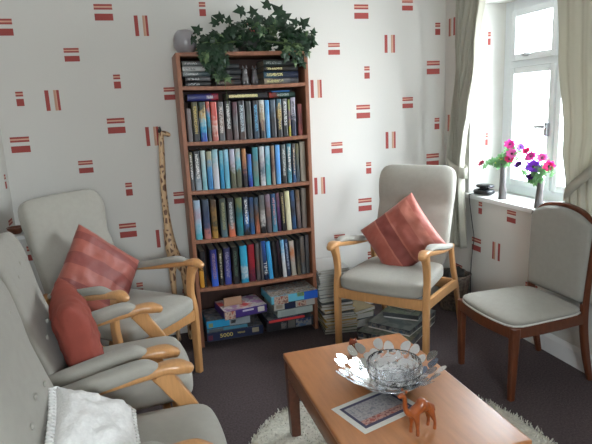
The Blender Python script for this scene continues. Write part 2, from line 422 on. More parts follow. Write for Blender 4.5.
curtain_thing('cream curtain in the back corner, tied back beside the window', [(.43, -.22), (.85, -.22), (.98, -.20), (1.25, -.215), (1.6, -.265), (2.18, -.29)],
              [(.43, -.375), (.85, -.365), (.98, -.36), (1.15, -.375), (1.3, -.40), (1.63, -.47), (2.18, -.58)], .43, 2.18, 2.005, 7, 1.3, .024, ((-.18, 1.01), (-.39, .93), .04, .07))
curtain_thing('cream curtain at the right edge, its pale tieback slanting up', [(.40, -1.24), (.80, -1.22), (.93, -1.21), (1.15, -1.17), (1.6, -1.09), (2.18, -1.05)],
              [(.40, -1.72), (.8, -1.66), (.95, -1.60), (1.2, -1.8), (1.6, -1.98), (2.18, -2.08)], .40, 2.18, 2.035, 9, 4.1, .014, ((-1.72, 1.32), (-1.185, .90), .042, .06))
bm = bmesh.new(); tube(bm, [(2.02, .0, 2.2), (2.02, -2.3, 2.2)], .012, 10, 2)
tag(obj('curtain_rail', bm, M['white']), 'white curtain rail along the top of the window wall', 'curtain rail')

# ------------------------------------------------------------------ camera
fpx = 538.79; pitch, roll, yaw = R(11.938), R(-2.6734), R(16.275)
fw = Vector((sin(yaw) * cos(pitch), cos(yaw) * cos(pitch), -sin(pitch))); r0 = Vector((cos(yaw), -sin(yaw), 0)); u0 = r0.cross(fw)
r2 = cos(roll) * r0 + sin(roll) * u0; u2 = -sin(roll) * r0 + cos(roll) * u0
cd = bpy.data.cameras.new('camera'); cam = bpy.data.objects.new('camera', cd); COL.objects.link(cam)
cd.sensor_width = 36; cd.lens = 36 * fpx / 592; cd.clip_start = .02
mw = Matrix((r2, u2, -fw)).transposed().to_4x4(); mw.translation = Vector((0, -3.353, 1.385)); cam.matrix_world = mw
S.camera = cam

# ------------------------------------------------------------------ bookcase
bc = thing('bookcase', 'tall brown wooden bookcase of six shelves packed with books', 'bookcase', (0, 0, 0))
BX0, BX1, BY0 = .266, 1.012, -.285
for x0 in (BX0, BX1 - .022):
    bm = bmesh.new(); box(bm, x0, x0 + .022, BY0, -.02, 0, 1.705, .002); obj('side_panel', bm, M['mahog'], bc, auto=40)
bm = bmesh.new(); box(bm, BX0 + .022, BX1 - .022, BY0, -.02, 1.685, 1.705, .002); obj('top_panel', bm, M['mahog'], bc, auto=40)
SHZ = [1.519, 1.217, .941, .653, .360]
for z in SHZ:
    bm = bmesh.new(); vs = box(bm, BX0 + .022, BX1 - .022, BY0 + .002, -.026, z - .011, z + .009)
    bmesh.ops.subdivide_edges(bm, edges=[e for e in bm.edges if abs(e.verts[0].co.x - e.verts[1].co.x) > .1], cuts=12)
    for v in bm.verts: v.co.z -= .006 * max(0, 1 - ((v.co.x - (BX0 + BX1) / 2) / .35) ** 2)
    obj('shelf', bm, M['mahog'], bc, smooth=False)
bm = bmesh.new(); box(bm, BX0 + .022, BX1 - .022, -.026, -.02, 0.0, 1.685); obj('back_board', bm, M['mahogShade'], bc, smooth=False)
bm = bmesh.new(); box(bm, BX0 + .022, BX1 - .022, BY0 + .09, -.026, .0, .052, .002); obj('plinth', bm, M['mahogShade'], bc, auto=40)  # set back and coloured dark for the shadow below the boxes

def book_mesh(w, h, d):
    """spine faces -Y, stands on z=0, centred on x"""
    bm = bmesh.new(); t = .0022
    n = 6
    out = []; 
    for i in range(n + 1):
        a = -pi / 2 + pi * i / n
        out.append((w / 2 * sin(a), -d / 2 - min(.006, w * .28) * cos(a)))
    outer = [(-w / 2, d / 2)] + out + [(w / 2, d / 2)]
    inner = [(w / 2 - t, d / 2)] + [(w / 2 - t, -d / 2 + t), (-w / 2 + t, -d / 2 + t)] + [(-w / 2 + t, d / 2)]
    loop = outer + inner
    lo = [bm.verts.new((x, y, 0)) for x, y in loop]; hi = [bm.verts.new((x, y, h)) for x, y in loop]
    m = len(loop)
    for i in range(m):
        f = bm.faces.new((lo[i], lo[(i + 1) % m], hi[(i + 1) % m], hi[i]))
        if i in (0, n + 1): f.material_index = 1
    bm.faces.new(lo[::-1]); bm.faces.new(hi)
    pg = bmesh.new(); box(pg, -w / 2 + t, w / 2 - t, -d / 2 + t, d / 2 - .004, .003, h - .003)
    return bm, pg
bookn = [0]
def make_book(x, y, z, w, h, d, m, label, group, rot=(0, 0, 0)):
    t = thing('book', label, 'book', (x, y, z), 0, group, rot)
    a, b = book_mesh(w, h, d)
    obj('cover', a, [m, M['board']], t, auto=35); obj('pages', b, M['pages'], t, smooth=False)
    bookn[0] += 1
    return t
W_ = (.62, .62, .60); LG = (.42, .46, .48); K = (.012, .012, .014); DK = (.03, .03, .035); GOLD = (.42, .31, .08); NAVY = (.015, .03, .09)
SKY = (.10, .36, .60); CY = (.03, .32, .48); PALE = (.40, .55, .60); TEAL = (.03, .16, .18); BR = (.16, .085, .05); RED = (.35, .03, .03); GRY = (.13, .135, .14)
BLUE = (.03, .10, .38); SLATE = (.07, .10, .14); CORAL = (.55, .12, .09); LIL = (.40, .38, .46); OLV = (.13, .14, .07); ORG = (.52, .16, .06); CRM = (.60, .55, .36)
rows = {
 0: (1.217 + .009, 187, 303.5, [  # px left, px right, height, top->bottom colours, title colour, words
   (188, 193, .205, [(.20, .17, .17), (.17, .15, .15)], None, 'short mauve-grey'),
   (193.3, 199.5, .245, [(.10, .09, .03), DK], GOLD, 'olive black and gold lettered'),
   (200, 206.5, .245, [(.02, .06, .05), (.50, .36, .15), (.30, .45, .50), CY, BLUE], None, 'green topped gold banded blue'),
   (207, 210.5, .248, [(.45, .12, .08), CY, TEAL, GRY], None, 'narrow teal with red tip'),
   (211, 217, .245, [CORAL, CORAL, (.60, .45, .40), (.45, .15, .12)], None, 'coral pink'),
   (217.5, 223.5, .245, [GRY, (.20, .12, .09), GRY], (.50, .46, .42), 'brown-grey mottled'),
   (224.5, 231, .247, [K, DK, (.10, .05, .05)], W_, 'black white lettered'),
   (231.5, 236.5, .24, [(.12, .04, .06), GRY, (.16, .12, .12)], None, 'grey and maroon'),
   (237, 244, .245, [DK, (.02, .02, .025), (.09, .05, .04)], (.38, .47, .52), 'black with pale blue lettering'),
   (244.7, 250.3, .243, [(.05, .06, .055), (.06, .075, .06), DK], None, 'dark green-grey'),
   (251.3, 257.3, .243, [K, DK, (.02, .05, .09)], SKY, 'black with blue lettering'),
   (257.8, 263.3, .246, [(.50, .52, .50), (.45, .42, .30), (.10, .04, .06), K], (.25, .15, .08), 'white over black'),
   (263.6, 268.2, .244, [SKY, (.18, .42, .66), SKY], None, 'sky blue'),
   (268.7, 274.5, .244, [(.10, .14, .18), DK, (.015, .02, .035)], None, 'dark navy'),
   (275, 280.5, .246, [(.05, .15, .20), (.30, .20, .05), DK, K], (.5, .38, .15), 'black with gold emblem'),
   (281, 286.5, .246, [GRY, (.02, .02, .02), K], W_, 'black with grey top and white title'),
   (287.2, 289.5, .24, [(.26, .30, .08), (.22, .12, .22), (.5, .45, .05)], None, 'thin olive yellow'),
   (289.7, 295, .25, [LIL, (.5, .48, .55), NAVY, NAVY], DK, 'lilac over navy'),
   (296.3, 301.5, .205, [(.22, .04, .035), (.14, .02, .02), (.25, .04, .035)], None, 'short dark red')]),
 1: (.941 + .009, 190.7, 305.5, [
   (190.8, 194.3, .218, [(.15, .14, .06), GRY, GRY], W_, 'narrow olive and white'),
   (195, 201.3, .222, [(.05, .06, .07), GRY, (.30, .36, .40)], W_, 'grey white lettered'),
   (201.7, 206.3, .225, [(.48, .56, .55), (.36, .52, .55), (.25, .46, .50)], None, 'pale aqua'),
   (206.8, 212, .22, [(.34, .34, .24), (.08, .30, .50), (.05, .22, .42)], None, 'tan to blue'),
   (212.3, 218.3, .228, [(.30, .48, .52), (.52, .52, .54), (.50, .52, .56)], None, 'wide pale grey'),
   (218.9, 223, .22, [(.20, .42, .48), CY, (.02, .25, .42)], None, 'cyan'),
   (223.3, 228.4, .225, [(.30, .52, .62), (.16, .42, .55), (.20, .50, .60)], None, 'light blue'),
   (228.9, 234.1, .226, [(.42, .42, .50), (.40, .38, .42), OLV, (.12, .12, .08)], None, 'lilac white over olive'),
   (234.5, 240, .226, [(.42, .45, .42), (.18, .45, .52), OLV, (.14, .14, .10)], None, 'white and cyan over olive'),
   (241, 245.3, .224, [(.46, .24, .10), (.40, .20, .10), (.07, .04, .08), K], None, 'orange-tan over black'),
   (246, 250.4, .19, [(.10, .16, .42), (.03, .25, .50), (.02, .05, .30)], None, 'short bright blue'),
   (251, 257, .226, [(.06, .28, .32), (.20, .24, .22), (.10, .26, .24)], None, 'teal and grey'),
   (258, 263.4, .23, [(.50, .54, .56), (.40, .38, .40), (.08, .14, .18), (.52, .52, .54)], None, 'white with dark middle'),
   (263.8, 269, .23, [(.35, .55, .66), (.12, .44, .50), (.15, .44, .46)], None, 'light turquoise'),
   (269.8, 273.3, .23, [(.30, .20, .13), (.16, .09, .07), (.30, .24, .20)], None, 'narrow brown'),
   (274, 279, .232, [(.16, .40, .72), (.12, .34, .70), (.14, .36, .60)], None, 'bright blue'),
   (280, 285, .23, [(.12, .14, .13), (.10, .11, .11), DK], (.4, .42, .40), 'charcoal grey lettered'),
   (285.5, 290.6, .232, [(.05, .22, .28), (.04, .05, .06), (.10, .30, .36)], W_, 'black and white striped'),
   (291.1, 294.7, .23, [(.07, .06, .06), SLATE, (.03, .12, .26)], (.40, .30, .20), 'narrow slate'),
   (295, 298.5, .23, [(.16, .14, .05), (.10, .12, .10), SLATE], None, 'narrow olive'),
   (299.2, 305, .238, [(.44, .40, .33), (.42, .38, .32), (.44, .39, .33)], None, 'plain beige')]),
 2: (.653 + .009, 194.6, 308.5, [
   (195, 201.6, .232, [(.36, .46, .55), (.42, .35, .40), (.35, .48, .58), (.12, .40, .46)], None, 'pale blue and pink'),
   (203.2, 209.8, .232, [SLATE, (.04, .06, .12), (.05, .08, .16), (.40, .18, .16)], None, 'navy with pink foot'),
   (211, 216.8, .23, [(.10, .06, .03), (.26, .16, .05), (.05, .05, .03), (.40, .24, .06)], None, 'bronze and gold'),
   (219.5, 226, .232, [(.06, .075, .06), (.07, .09, .07), (.10, .16, .18)], (.25, .24, .12), 'grey-green'),
   (227, 233.6, .232, [DK, (.07, .08, .09), (.10, .15, .15), (.55, .18, .10)], (.40, .42, .42), 'charcoal with orange foot'),
   (234.8, 241.6, .23, [(.16, .18, .08), (.03, .13, .13), (.02, .22, .26), TEAL], None, 'olive and teal'),
   (242.3, 247.9, .23, [(.02, .04, .08), (.02, .05, .09), (.08, .22, .45), K], W_, 'navy with white title'),
   (248.4, 253, .225, [(.03, .09, .20), (.12, .12, .12), (.03, .12, .26)], None, 'slate blue'),
   (253.6, 258.3, .222, [(.06, .10, .14), BR, (.38, .14, .08)], None, 'rust and blue'),
   (258.8, 264.5, .232, [GRY, (.20, .19, .17), (.50, .48, .46), K], None, 'grey patterned'),
   (265, 270.3, .234, [(.24, .18, .22), (.20, .12, .10), (.12, .11, .12)], None, 'mauve-brown'),
   (270.8, 276, .234, [(.03, .10, .20), (.03, .16, .24), (.10, .25, .34)], (.40, .2, .2), 'deep teal'),
   (276.4, 280.3, .234, [(.20, .10, .14), (.10, .03, .14), (.08, .03, .10)], None, 'narrow purple'),
   (280.8, 284.8, .236, [(.08, .06, .04), K, K], (.32, .26, .12), 'black bronze lettered'),
   (285.2, 290.8, .24, [(.58, .55, .35), (.60, .56, .40), (.62, .58, .44)], None, 'cream with red edge'),
   (291.5, 296, .24, [(.04, .10, .20), DK, (.03, .10, .20)], None, 'dark blue'),
   (296.6, 301, .24, [(.15, .10, .06), (.24, .19, .17), (.14, .11, .11)], None, 'brown and taupe'),
   (301.4, 307, .246, [(.24, .21, .18), (.22, .19, .16), (.22, .18, .16)], None, 'taupe')]),
 3: (.360 + .009, 198.6, 309.5, [
   (201, 206, .22, [DK, (.02, .02, .022), K], None, 'plain black'),
   (210.4, 217, .225, [(.03, .04, .20), (.04, .06, .28), (.06, .16, .55)], (.25, .16, .2), 'royal blue'),
   (218, 222, .22, [(.08, .07, .02), K, DK], (.45, .42, .3), 'narrow black and gold'),
   (223, 229.9, .225, [(.04, .04, .12), (.05, .05, .20), (.07, .09, .32)], (.22, .2, .3), 'indigo'),
   (231, 237.5, .228, [(.01, .015, .012), K, DK], (.06, .1, .07), 'wide black'),
   (239, 246.4, .23, [CY, (.06, .38, .52), (.05, .36, .52), (.50, .55, .56), (.03, .3, .46)], None, 'cyan with white foot'),
   (246.8, 253.4, .232, [(.28, .015, .03), (.32, .02, .035), (.12, .02, .05)], None, 'crimson'),
   (254.2, 258.6, .235, [(.14, .13, .13), (.16, .10, .08), (.14, .12, .12)], None, 'grey-brown'),
   (258.9, 261.3, .24, [GRY, (.20, .20, .2), GRY], None, 'narrow grey'),
   (261.7, 266.2, .245, [(.03, .10, .30), (.02, .06, .16), (.01, .03, .08)], None, 'navy white lettered'),
   (266.5, 271.2, .238, [(.08, .36, .62), (.07, .38, .62), (.06, .32, .55)], None, 'vivid sky blue'),
   (272.5, 276.8, .235, [K, DK, K], None, 'slim black'),
   (277, 280.2, .235, [(.03, .015, .03), (.05, .015, .03), K], None, 'slim aubergine'),
   (280.8, 284.8, .238, [(.20, .40, .56), (.60, .62, .64), (.60, .60, .6)], None, 'blue topped white'),
   (285.3, 289, .236, [(.05, .09, .18), (.10, .14, .22), (.03, .05, .10)], (.3, .34, .4), 'slate and navy'),
   (289.8, 295, .222, [(.5, .44, .38), (.52, .22, .1), (.46, .44, .4), (.45, .42, .35)], None, 'white with orange spot'),
   (295.6, 299.6, .225, [K, (.06, .06, .06), (.16, .14, .10)], None, 'black over grey'),
   (299.9, 304.6, .24, [(.16, .15, .14), (.18, .13, .10), GRY], None, 'stone grey'),
   (304.9, 309, .245, [(.17, .16, .17), GRY, (.10, .10, .10)], None, 'pale grey end')]),
}
lev = {0: 'second shelf from top', 1: 'third shelf from top', 2: 'fourth shelf from top', 3: 'fifth shelf from top'}
bi = 0
for k, (z, pl, pr, lst) in rows.items():
    for n, (a, b, h, cols, title, words) in enumerate(lst):
        xw = lambda p_: .290 + (p_ - pl) / (pr - pl) * .694
        x = (xw(a) + xw(b)) / 2; w = (xw(b) - xw(a)) * .93; x += 0
        cols = cols[::-1]; stops = [((i + .5) / len(cols), c) for i, c in enumerate(cols)]
        m = spine_mat('book_spine_' + words.replace(' ', '_'), stops, title, (.30, .93) if title == W_ else (.2, .9), seed=bi)
        d = .17 + .02 * random.random()
        u = (x - BX0 - .022) / .706; sag = -.006 * max(0, 1 - ((x - .637) / .35) ** 2)
        ln = R(-1.5 * min(1, u * 1.2)) if (k == 2 and n > 7) or (k == 3 and n > 8) else R(random.uniform(-.4, .4))
        if k == 3 and 9 <= n <= 15: ln = R(-3)
        if k == 2 and 13 <= n <= 15: ln = R(-2)
        if n in (0, len(lst) - 1): ln = 0
        h2 = h * (1 if k else .885)
        t = make_book(x, BY0 + .022 + d / 2 + random.uniform(0, .008), z + sag + abs(sin(ln)) * w / 2 + .0006, w, h2, d, m,
                      f'{words} book upright on the {lev[k]}', f'books on the {lev[k]}', (0, ln, 0))
        if k == 3 and words.startswith('navy white'):
            text('lettering', 'TIME', .030, M['paper'], t, (0, -d / 2 - .0056, .075), (R(90), R(90), 0), sx=1.3)
        if k == 2 and words.startswith('cream'):
            pass
        bi += 1
make_book(.307, BY0 + .10, .3705, .026, .135, .16, spine_mat('book_spine_yellow', [(.1, (.55, .28, .04)), (.7, (.6, .33, .06)), (.85, (.1, .05, .02)), (.95, (.55, .3, .06))]), 'short yellow book at the left end of the bookcase fifth shelf from top', 'books on the fifth shelf from top')

def flat_book(x0, x1, zc, th, d, cols, title, label, group, y=None, rz=0, tr=(.1, .8), dens=.52):
    """lying flat, spine towards the room, long axis along X"""
    L = x1 - x0; bm, pg = book_mesh(th, L, d)
    mtx = Matrix.Rotation(R(90), 4, 'Y')
    for b in (bm, pg):
        bmesh.ops.transform(b, matrix=Matrix.Translation((-L / 2, 0, 0)) @ mtx, verts=b.verts[:])
    t = thing('book', label, 'book', ((x0 + x1) / 2, (y if y is not None else BY0 + .02 + d / 2), zc + .0004), rz, group)
    m = spine_mat('book_spine_flat_%d' % bookn[0], [((i + .5) / len(cols), c) for i, c in enumerate(cols)], title, tr, bookn[0], axis='X', dens=dens)
    obj('cover', bm, [m, M['board']], t, auto=35); obj('pages', pg, M['pages'], t, smooth=False); bookn[0] += 1
    return t
# horizontal books on top of the second shelf row
z2 = 1.226 + .2425 * .895 + .003
flat_book(.312, .482, z2 + .0195, .037, .18, [(.02, .03, .14), (.03, .04, .19), (.03, .04, .19), (.28, .02, .04)], (.42, .42, .46), 'navy blue book with red end lying on the upright books', 'books lying flat', tr=(.62, .82), dens=.6)
flat_book(.535, .765, z2 + .0185, .035, .18, [K, K, DK], (.62, .56, .28), 'black book with large pale gold title lying flat mid shelf', 'books lying flat', tr=(.03, .75), dens=.64)
flat_book(.775, .93, z2 + .0165, .031, .18, [(.25, .04, .03), (.01, .05, .04), (.015, .06, .045), (.012, .05, .04)], (.30, .36, .34), 'dark green book lying flat on the upright books', 'books lying flat', tr=(.3, .75))
flat_book(.79, .90, z2 + .0372, .009, .16, [(.03, .13, .30), (.04, .16, .36)], None, 'thin blue book lying on top of the green one', 'books lying flat')
# top compartment: piles of books lying flat
ztop = 1.519 + .0092
def pile(x0, x1, specs, where, step=None):
    z = ztop - .004
    for n, (th, cols, title, words, dx0, dx1) in enumerate(specs):
        flat_book(x0 + dx0, x1 + dx1, z + th / 2, th, .175, cols, title, f'{words} book lying in the {where} pile on the top shelf', f'{where} pile of books on the top shelf', tr=(.08, .55) if title else (0, 1))
        z += th + .0012
pile(.298, .445, [(.0265, [DK, (.03, .03, .03)], (.30, .31, .31), 'lowest black grey lettered', .012, 0), (.0265, [DK, GRY], (.34, .35, .35), 'second from bottom black grey lettered', .012, .0),
                  (.0245, [(.24, .26, .26), (.06, .10, .11)], (.4, .42, .42), 'grey and teal', 0, .004), (.028, [(.42, .43, .42), (.36, .36, .35)], (.12, .12, .12), 'pale grey', 0, -.01),
                  (.026, [(.14, .15, .15), (.08, .085, .09)], (.3, .3, .3), 'topmost charcoal', 0, 0)], 'left-hand')
pile(.475, .615, [(.029, [DK, BR, DK], (.14, .11, .09), 'lowest brown-black', 0, 0), (.027, [(.03, .04, .05), DK], (.12, .14, .16), 'second from bottom blue-black', 0, 0), (.03, [K, (.02, .025, .03)], (.08, .08, .09), 'third from bottom black', 0, .006), (.028, [K, (.03, .035, .04)], (.14, .14, .14), 'topmost black', 0, -.004)], 'middle')
pile(.752, .955, [(.033, [(.3, .26, .2), (.12, .1, .1), (.2, .2, .21), (.08, .08, .09)], (.5, .45, .2), 'lowest patterned', 0, .0), (.036, [(.04, .10, .14), (.02, .035, .07), (.02, .03, .07)], (.52, .45, .2), 'navy gold lettered', -.002, 0), (.028, [K, (.04, .03, .02), (.03, .03, .03)], (.50, .45, .22), 'black gold lettered', 0, 0), (.034, [(.02, .04, .035), K], (.16, .18, .17), 'topmost green-black', .0, -.01)], 'right-hand')

# cat figurines between piles
def cat(x, y, z, s, label):
    t = thing('cat_figurine', label, 'figurine', (x, y, z), 0, 'grey figurines on the top shelf'); t.scale = (s, s, s)
    v = [(0, 0, .018), (0, -.002, .040), (0, -.006, .062), (0, -.012, .078), (0, -.022, .076),
         (-.012, -.016, .008), (.012, -.016, .008), (-.014, .008, .008), (.014, .008, .008), (.022, .012, .006), (.030, .0, .006)]
    e = [(0, 1), (1, 2), (2, 3), (3, 4), (1, 5), (1, 6), (0, 7), (0, 8), (8, 9), (9, 10)]
    r = [.020, .017, .012, .015, .008, .006, .006, .010, .010, .005, .004]
    skin('body', v, e, r, M['stone'], t)
    for sx in (-1, 1):
        bm = bmesh.new(); bmesh.ops.create_cone(bm, segments=8, radius1=.007, radius2=.0005, depth=.018, cap_ends=True, matrix=Matrix.Translation((sx * .009, -.010, .096))); obj('ear', bm, M['stone'], t)
cat(.648, -.225, ztop - .006, 1.1, 'small grey cat figurine nearest the middle pile of books')
cat(.705, -.225, ztop - .006, 1.05, 'small grey cat figurine next to the right-hand pile of books')

# puzzle boxes at the bottom
def picture_mat(name, palette, scale=30, seed=0):
    m = bpy.data.materials.new(name); m.use_nodes = True; nt = m.node_tree; b = nt.nodes['Principled BSDF']; b.inputs['Roughness'].default_value = .35
    tc = nt.nodes.new('ShaderNodeTexCoord'); mp = nt.nodes.new('ShaderNodeMapping'); mp.inputs['Location'].default_value = (seed, seed * .7, seed * .3); nt.links.new(tc.outputs['Object'], mp.inputs[0])
    v = nt.nodes.new('ShaderNodeTexNoise'); v.inputs['Scale'].default_value = scale; v.inputs['Detail'].default_value = 4; nt.links.new(mp.outputs[0], v.inputs['Vector'])
    r = nt.nodes.new('ShaderNodeValToRGB'); cr = r.color_ramp; cr.interpolation = 'EASE'
    while len(cr.elements) < len(palette): cr.elements.new(.5)
    for i, (e, c) in enumerate(zip(cr.elements, palette)): e.position = .39 + .22 * i / max(1, len(palette) - 1); e.color = (*c, 1)
    nt.links.new(v.outputs['Fac'], r.inputs[0]); nt.links.new(r.outputs[0], b.inputs['Base Color']); return m
def carton(name, label, cat, group, x0, x1, z, h, d, mats, panels=(), rz=0, yfront=-.31, lip=True, tilt=0):
    """mats: side, top. panels: (u0,u1,v0,v1,mat) on the front side"""
    t = thing(name, label, cat, ((x0 + x1) / 2, yfront + d / 2, z + .0006), rz, group, (tilt, 0, rz))
    L = x1 - x0
    bm = bmesh.new(); box(bm, -L / 2, L / 2, -d / 2, d / 2, h * .0 + (.004 if lip else 0), h, .0015)
    for f in bm.faces:
        if f.normal.z > .9 and f.calc_area() > .01: f.material_index = 1
    bm.normal_update()
    for f in bm.faces: f.material_index = 1 if (f.calc_center_median().z > h - .0008 and abs(f.normal.z) > .9) else 0
    obj('lid', bm, [mats[0], mats[1]], t, smooth=False)
    bm = bmesh.new(); box(bm, -L / 2 + .003, L / 2 - .003, -d / 2 + .003, d / 2 - .003, 0, .012); obj('tray', bm, M['board'], t, smooth=False)
    for i, (u0, u1, v0, v1, m) in enumerate(panels):
        bm = bmesh.new(); box(bm, -L / 2 + u0 * L, -L / 2 + u1 * L, -d / 2 - .0006, -d / 2 + .001, v0 * h, v1 * h); obj('printed_panel', bm, m, t, smooth=False)
    return t
navyM = plain('box_navy', (.012, .018, .05)); tealM = plain('box_teal', (.05, .17, .24)); cyanM = plain('box_cyan', (.02, .26, .48)); greyM = plain('box_grey', (.22, .25, .27))
purpM = plain('box_purple', (.05, .025, .15)); blueM = plain('box_blue', (.02, .10, .45)); redM = plain('box_red', (.50, .04, .04)); gwM = plain('box_grey_white', (.36, .35, .31)); gwM2 = plain('box_grey_green', (.28, .32, .30))
blk = plain('box_black', (.02, .02, .024)); yelM = plain('box_yellow_green', (.35, .42, .08)); cbM = plain('box_light_cyan', (.12, .42, .55)); cream = plain('box_cream', (.5, .48, .42))
dim = picture_mat('picture_dim', [(.02, .02, .03), (.06, .07, .08), (.18, .16, .14), (.05, .08, .12)], 28, 1)
pic1 = picture_mat('picture_pink', [(.5, .06, .06), (.45, .35, .34), (.52, .50, .50), (.30, .14, .30)], 16, 2)
pic2 = picture_mat('picture_town', [(.10, .07, .05), (.40, .30, .22), (.12, .10, .10), (.5, .46, .4), (.12, .16, .2)], 45, 3)
pic3 = picture_mat('picture_people', [(.3, .08, .05), (.45, .35, .28), (.2, .1, .08)], 50, 4)
GL = 'jigsaw puzzle boxes under the bookcase'
c1 = carton('puzzle_box', 'dark navy puzzle box marked 5000 at the bottom of the left pile', 'puzzle box', GL, .300, .640, .0525, .058, .20, (navyM, dim), [(.80, .92, .35, .85, plain('box_beige_star', (.25, .22, .15))), (.02, .10, .2, .7, plain('box_plum', (.10, .02, .04)))], yfront=-.345)
text('lettering', '5000', .033, M['gold'], c1, (-.055, -.1012, .030), (R(90), 0, 0), sx=1.2)
text('lettering', 'PIECES', .014, M['gold'], c1, (.035, -.1012, .033), (R(90), 0, 0), sx=1.1)
carton('puzzle_box', 'thin dull teal puzzle box between navy and cyan boxes', 'puzzle box', GL, .302, .545, .112, .024, .20, (tealM, dim), [(.05, .4, .2, .8, plain('box_dim', (.08, .09, .1)))], yfront=-.350)
carton('puzzle_box', 'cyan and grey puzzle box under the purple one', 'puzzle box', GL, .300, .560, .138, .050, .21, (cyanM, dim), [(.52, 1.0, 0.05, 1., greyM), (.04, .14, .2, .7, plain('box_gold_spot', (.20, .25, .12))), (.55, .66, .3, .7, blk)], yfront=-.352, rz=R(1.5))
carton('puzzle_box', 'purple puzzle box with pink picture lid, topmost of left pile', 'puzzle box', GL, .392, .655, .190, .052, .21, (purpM, pic1), [(.0, .25, .05, .95, pic3), (.78, .94, .25, .85, cream), (.42, .68, .62, .82, plain('box_pale_print', (.45, .42, .5)))], yfront=-.372, rz=R(8))
bm = bmesh.new(); box(bm, -.055, .055, -.002, .002, 0, .05); cdm = [obj('folded_card', bm, plain('card_tan', (.30, .17, .10)), smooth=False, loc=(.475, -.30, .245), rot=(R(-12), 0, R(4)))]
tag(cdm[0], 'tan folded card standing on the purple puzzle box', 'card')
c2 = carton('puzzle_box', 'dim dark puzzle box at the bottom of the right pile', 'puzzle box', GL, .665, .965, .0525, .062, .20, (blk, dim), [(.3, .42, .1, .8, dim), (.45, .6, .1, .9, plain('box_dim2', (.10, .1, .09))), (.62, .95, .1, .9, picture_mat('picture_blue_dim', [(.02, .04, .10), (.2, .2, .2), (.05, .1, .2)], 30, 6))], yfront=-.335)
carton('puzzle_box', 'slim dark puzzle box with a bright red edge stripe', 'puzzle box', GL, .662, .90, .1165, .022, .20, (navyM, dim), [(.03, 1., .05, .72, redM)], yfront=-.352, rz=R(3))
carton('puzzle_box', 'pale grey-green puzzle box, second from bottom of right pile', 'puzzle box', GL, .725, .955, .1405, .046, .20, (gwM2, gwM2), [(.1, .5, .2, .8, plain('box_faint', (.24, .28, .27)))], yfront=-.35, rz=R(4))
carton('puzzle_box', 'off-white puzzle box with a navy panel below the cyan one', 'puzzle box', GL, .705, .970, .188, .046, .21, (gwM, gwM), [(.25, .52, .1, .95, navyM), (.56, .78, .15, .85, pic3), (.05, .2, .3, .8, plain('box_warm', (.28, .22, .17)))], yfront=-.352, rz=R(3.5))
carton('puzzle_box', 'cyan and blue puzzle box with town picture lid, topmost of right pile', 'puzzle box', GL, .685, .985, .236, .052, .21, (cbM, pic2), [(.06, .36, .0, .95, pic3), (.40, .68, .1, 1., cbM), (.55, .7, .55, 1., yelM), (.70, 1.0, 0.02, 1., blueM)], yfront=-.368, rz=R(4))

# ------------------------------------------------------------------ on top of the bookcase
bm = bmesh.new(); lathe(bm, [(0.0, 0), (.03, 0), (.045, .01), (.060, .035), (.065, .066), (.060, .098), (.045, .122), (.034, .130), (.030, .130), (.04, .118), (.055, .095), (.060, .066), (.055, .038), (.04, .014), (0, .008)], 40)
tag(obj('glass_vase', bm, M['frost'], loc=(.336, -.16, 1.7055)), 'round frosted lilac glass vase on the bookcase left corner', 'vase')
# ivy
ivy = thing('potted_ivy', 'trailing green ivy in a pot on top of the bookcase', 'plant', (.70, -.15, 1.7055))
bm = bmesh.new(); lathe(bm, [(0, 0), (.055, 0), (.075, .09), (.08, .09), (.08, .10), (.07, .10), (.065, .085), (0, .085)], 28); obj('pot', bm, M['pot'], ivy, auto=40)
def ivy_leaf(bm, c, s, nrm, up, mi):
    nrm = nrm.normalized(); up = (up - nrm * up.dot(nrm)).normalized(); rt = up.cross(nrm)
    pts = [(0, -.30), (.16, -.48), (.46, -.34), (.30, -.12), (.62, .16), (.26, .16), (.0, .72), (-.26, .16), (-.62, .16), (-.30, -.12), (-.46, -.34), (-.16, -.48)]
    cv = bm.verts.new(c + nrm * s * .06)
    vs = [bm.verts.new(c + (rt * x + up * y) * s - nrm * s * (.25 * (x * x + y * y))) for x, y in pts]
    for i in range(len(vs)): bm.faces.new((cv, vs[i], vs[(i + 1) % len(vs)])).material_index = mi
bm = bmesh.new(); bs = bmesh.new(); rnd = random.Random(11)
# crown silhouette: (x, top z) in room coordinates
crown = [(.35, 1.76), (.40, 1.81), (.48, 1.83), (.55, 1.84), (.60, 1.87), (.68, 1.90), (.78, 1.93), (.88, 1.89), (.95, 1.85), (1.02, 1.83), (1.08, 1.80)]
def topz(x):
    for (a, za), (b, zb) in zip(crown, crown[1:]):
        if a <= x <= b: return za + (zb - za) * (x - a) / (b - a)
    return 1.75
ro = Vector((.70, -.15, 1.7055))
for i in range(300):
    x = rnd.uniform(.42, 1.06); zt = topz(x); z = 1.715 + (zt - 1.74) * rnd.random() ** .8; y = -.17 + rnd.uniform(-.13, .10)
    if x > .98: z = max(z, 1.74 if rnd.random() < .7 else z)
    nrm = Vector((rnd.uniform(-.6, .6), -1 + rnd.uniform(0, .7), rnd.uniform(-.2, .9)))
    ivy_leaf(bm, Vector((x, y, z)) - ro, rnd.uniform(.038, .060), nrm, Vector((rnd.uniform(-1, 1), 0, rnd.uniform(-1, .6))), 1 if rnd.random() < .10 else 0)
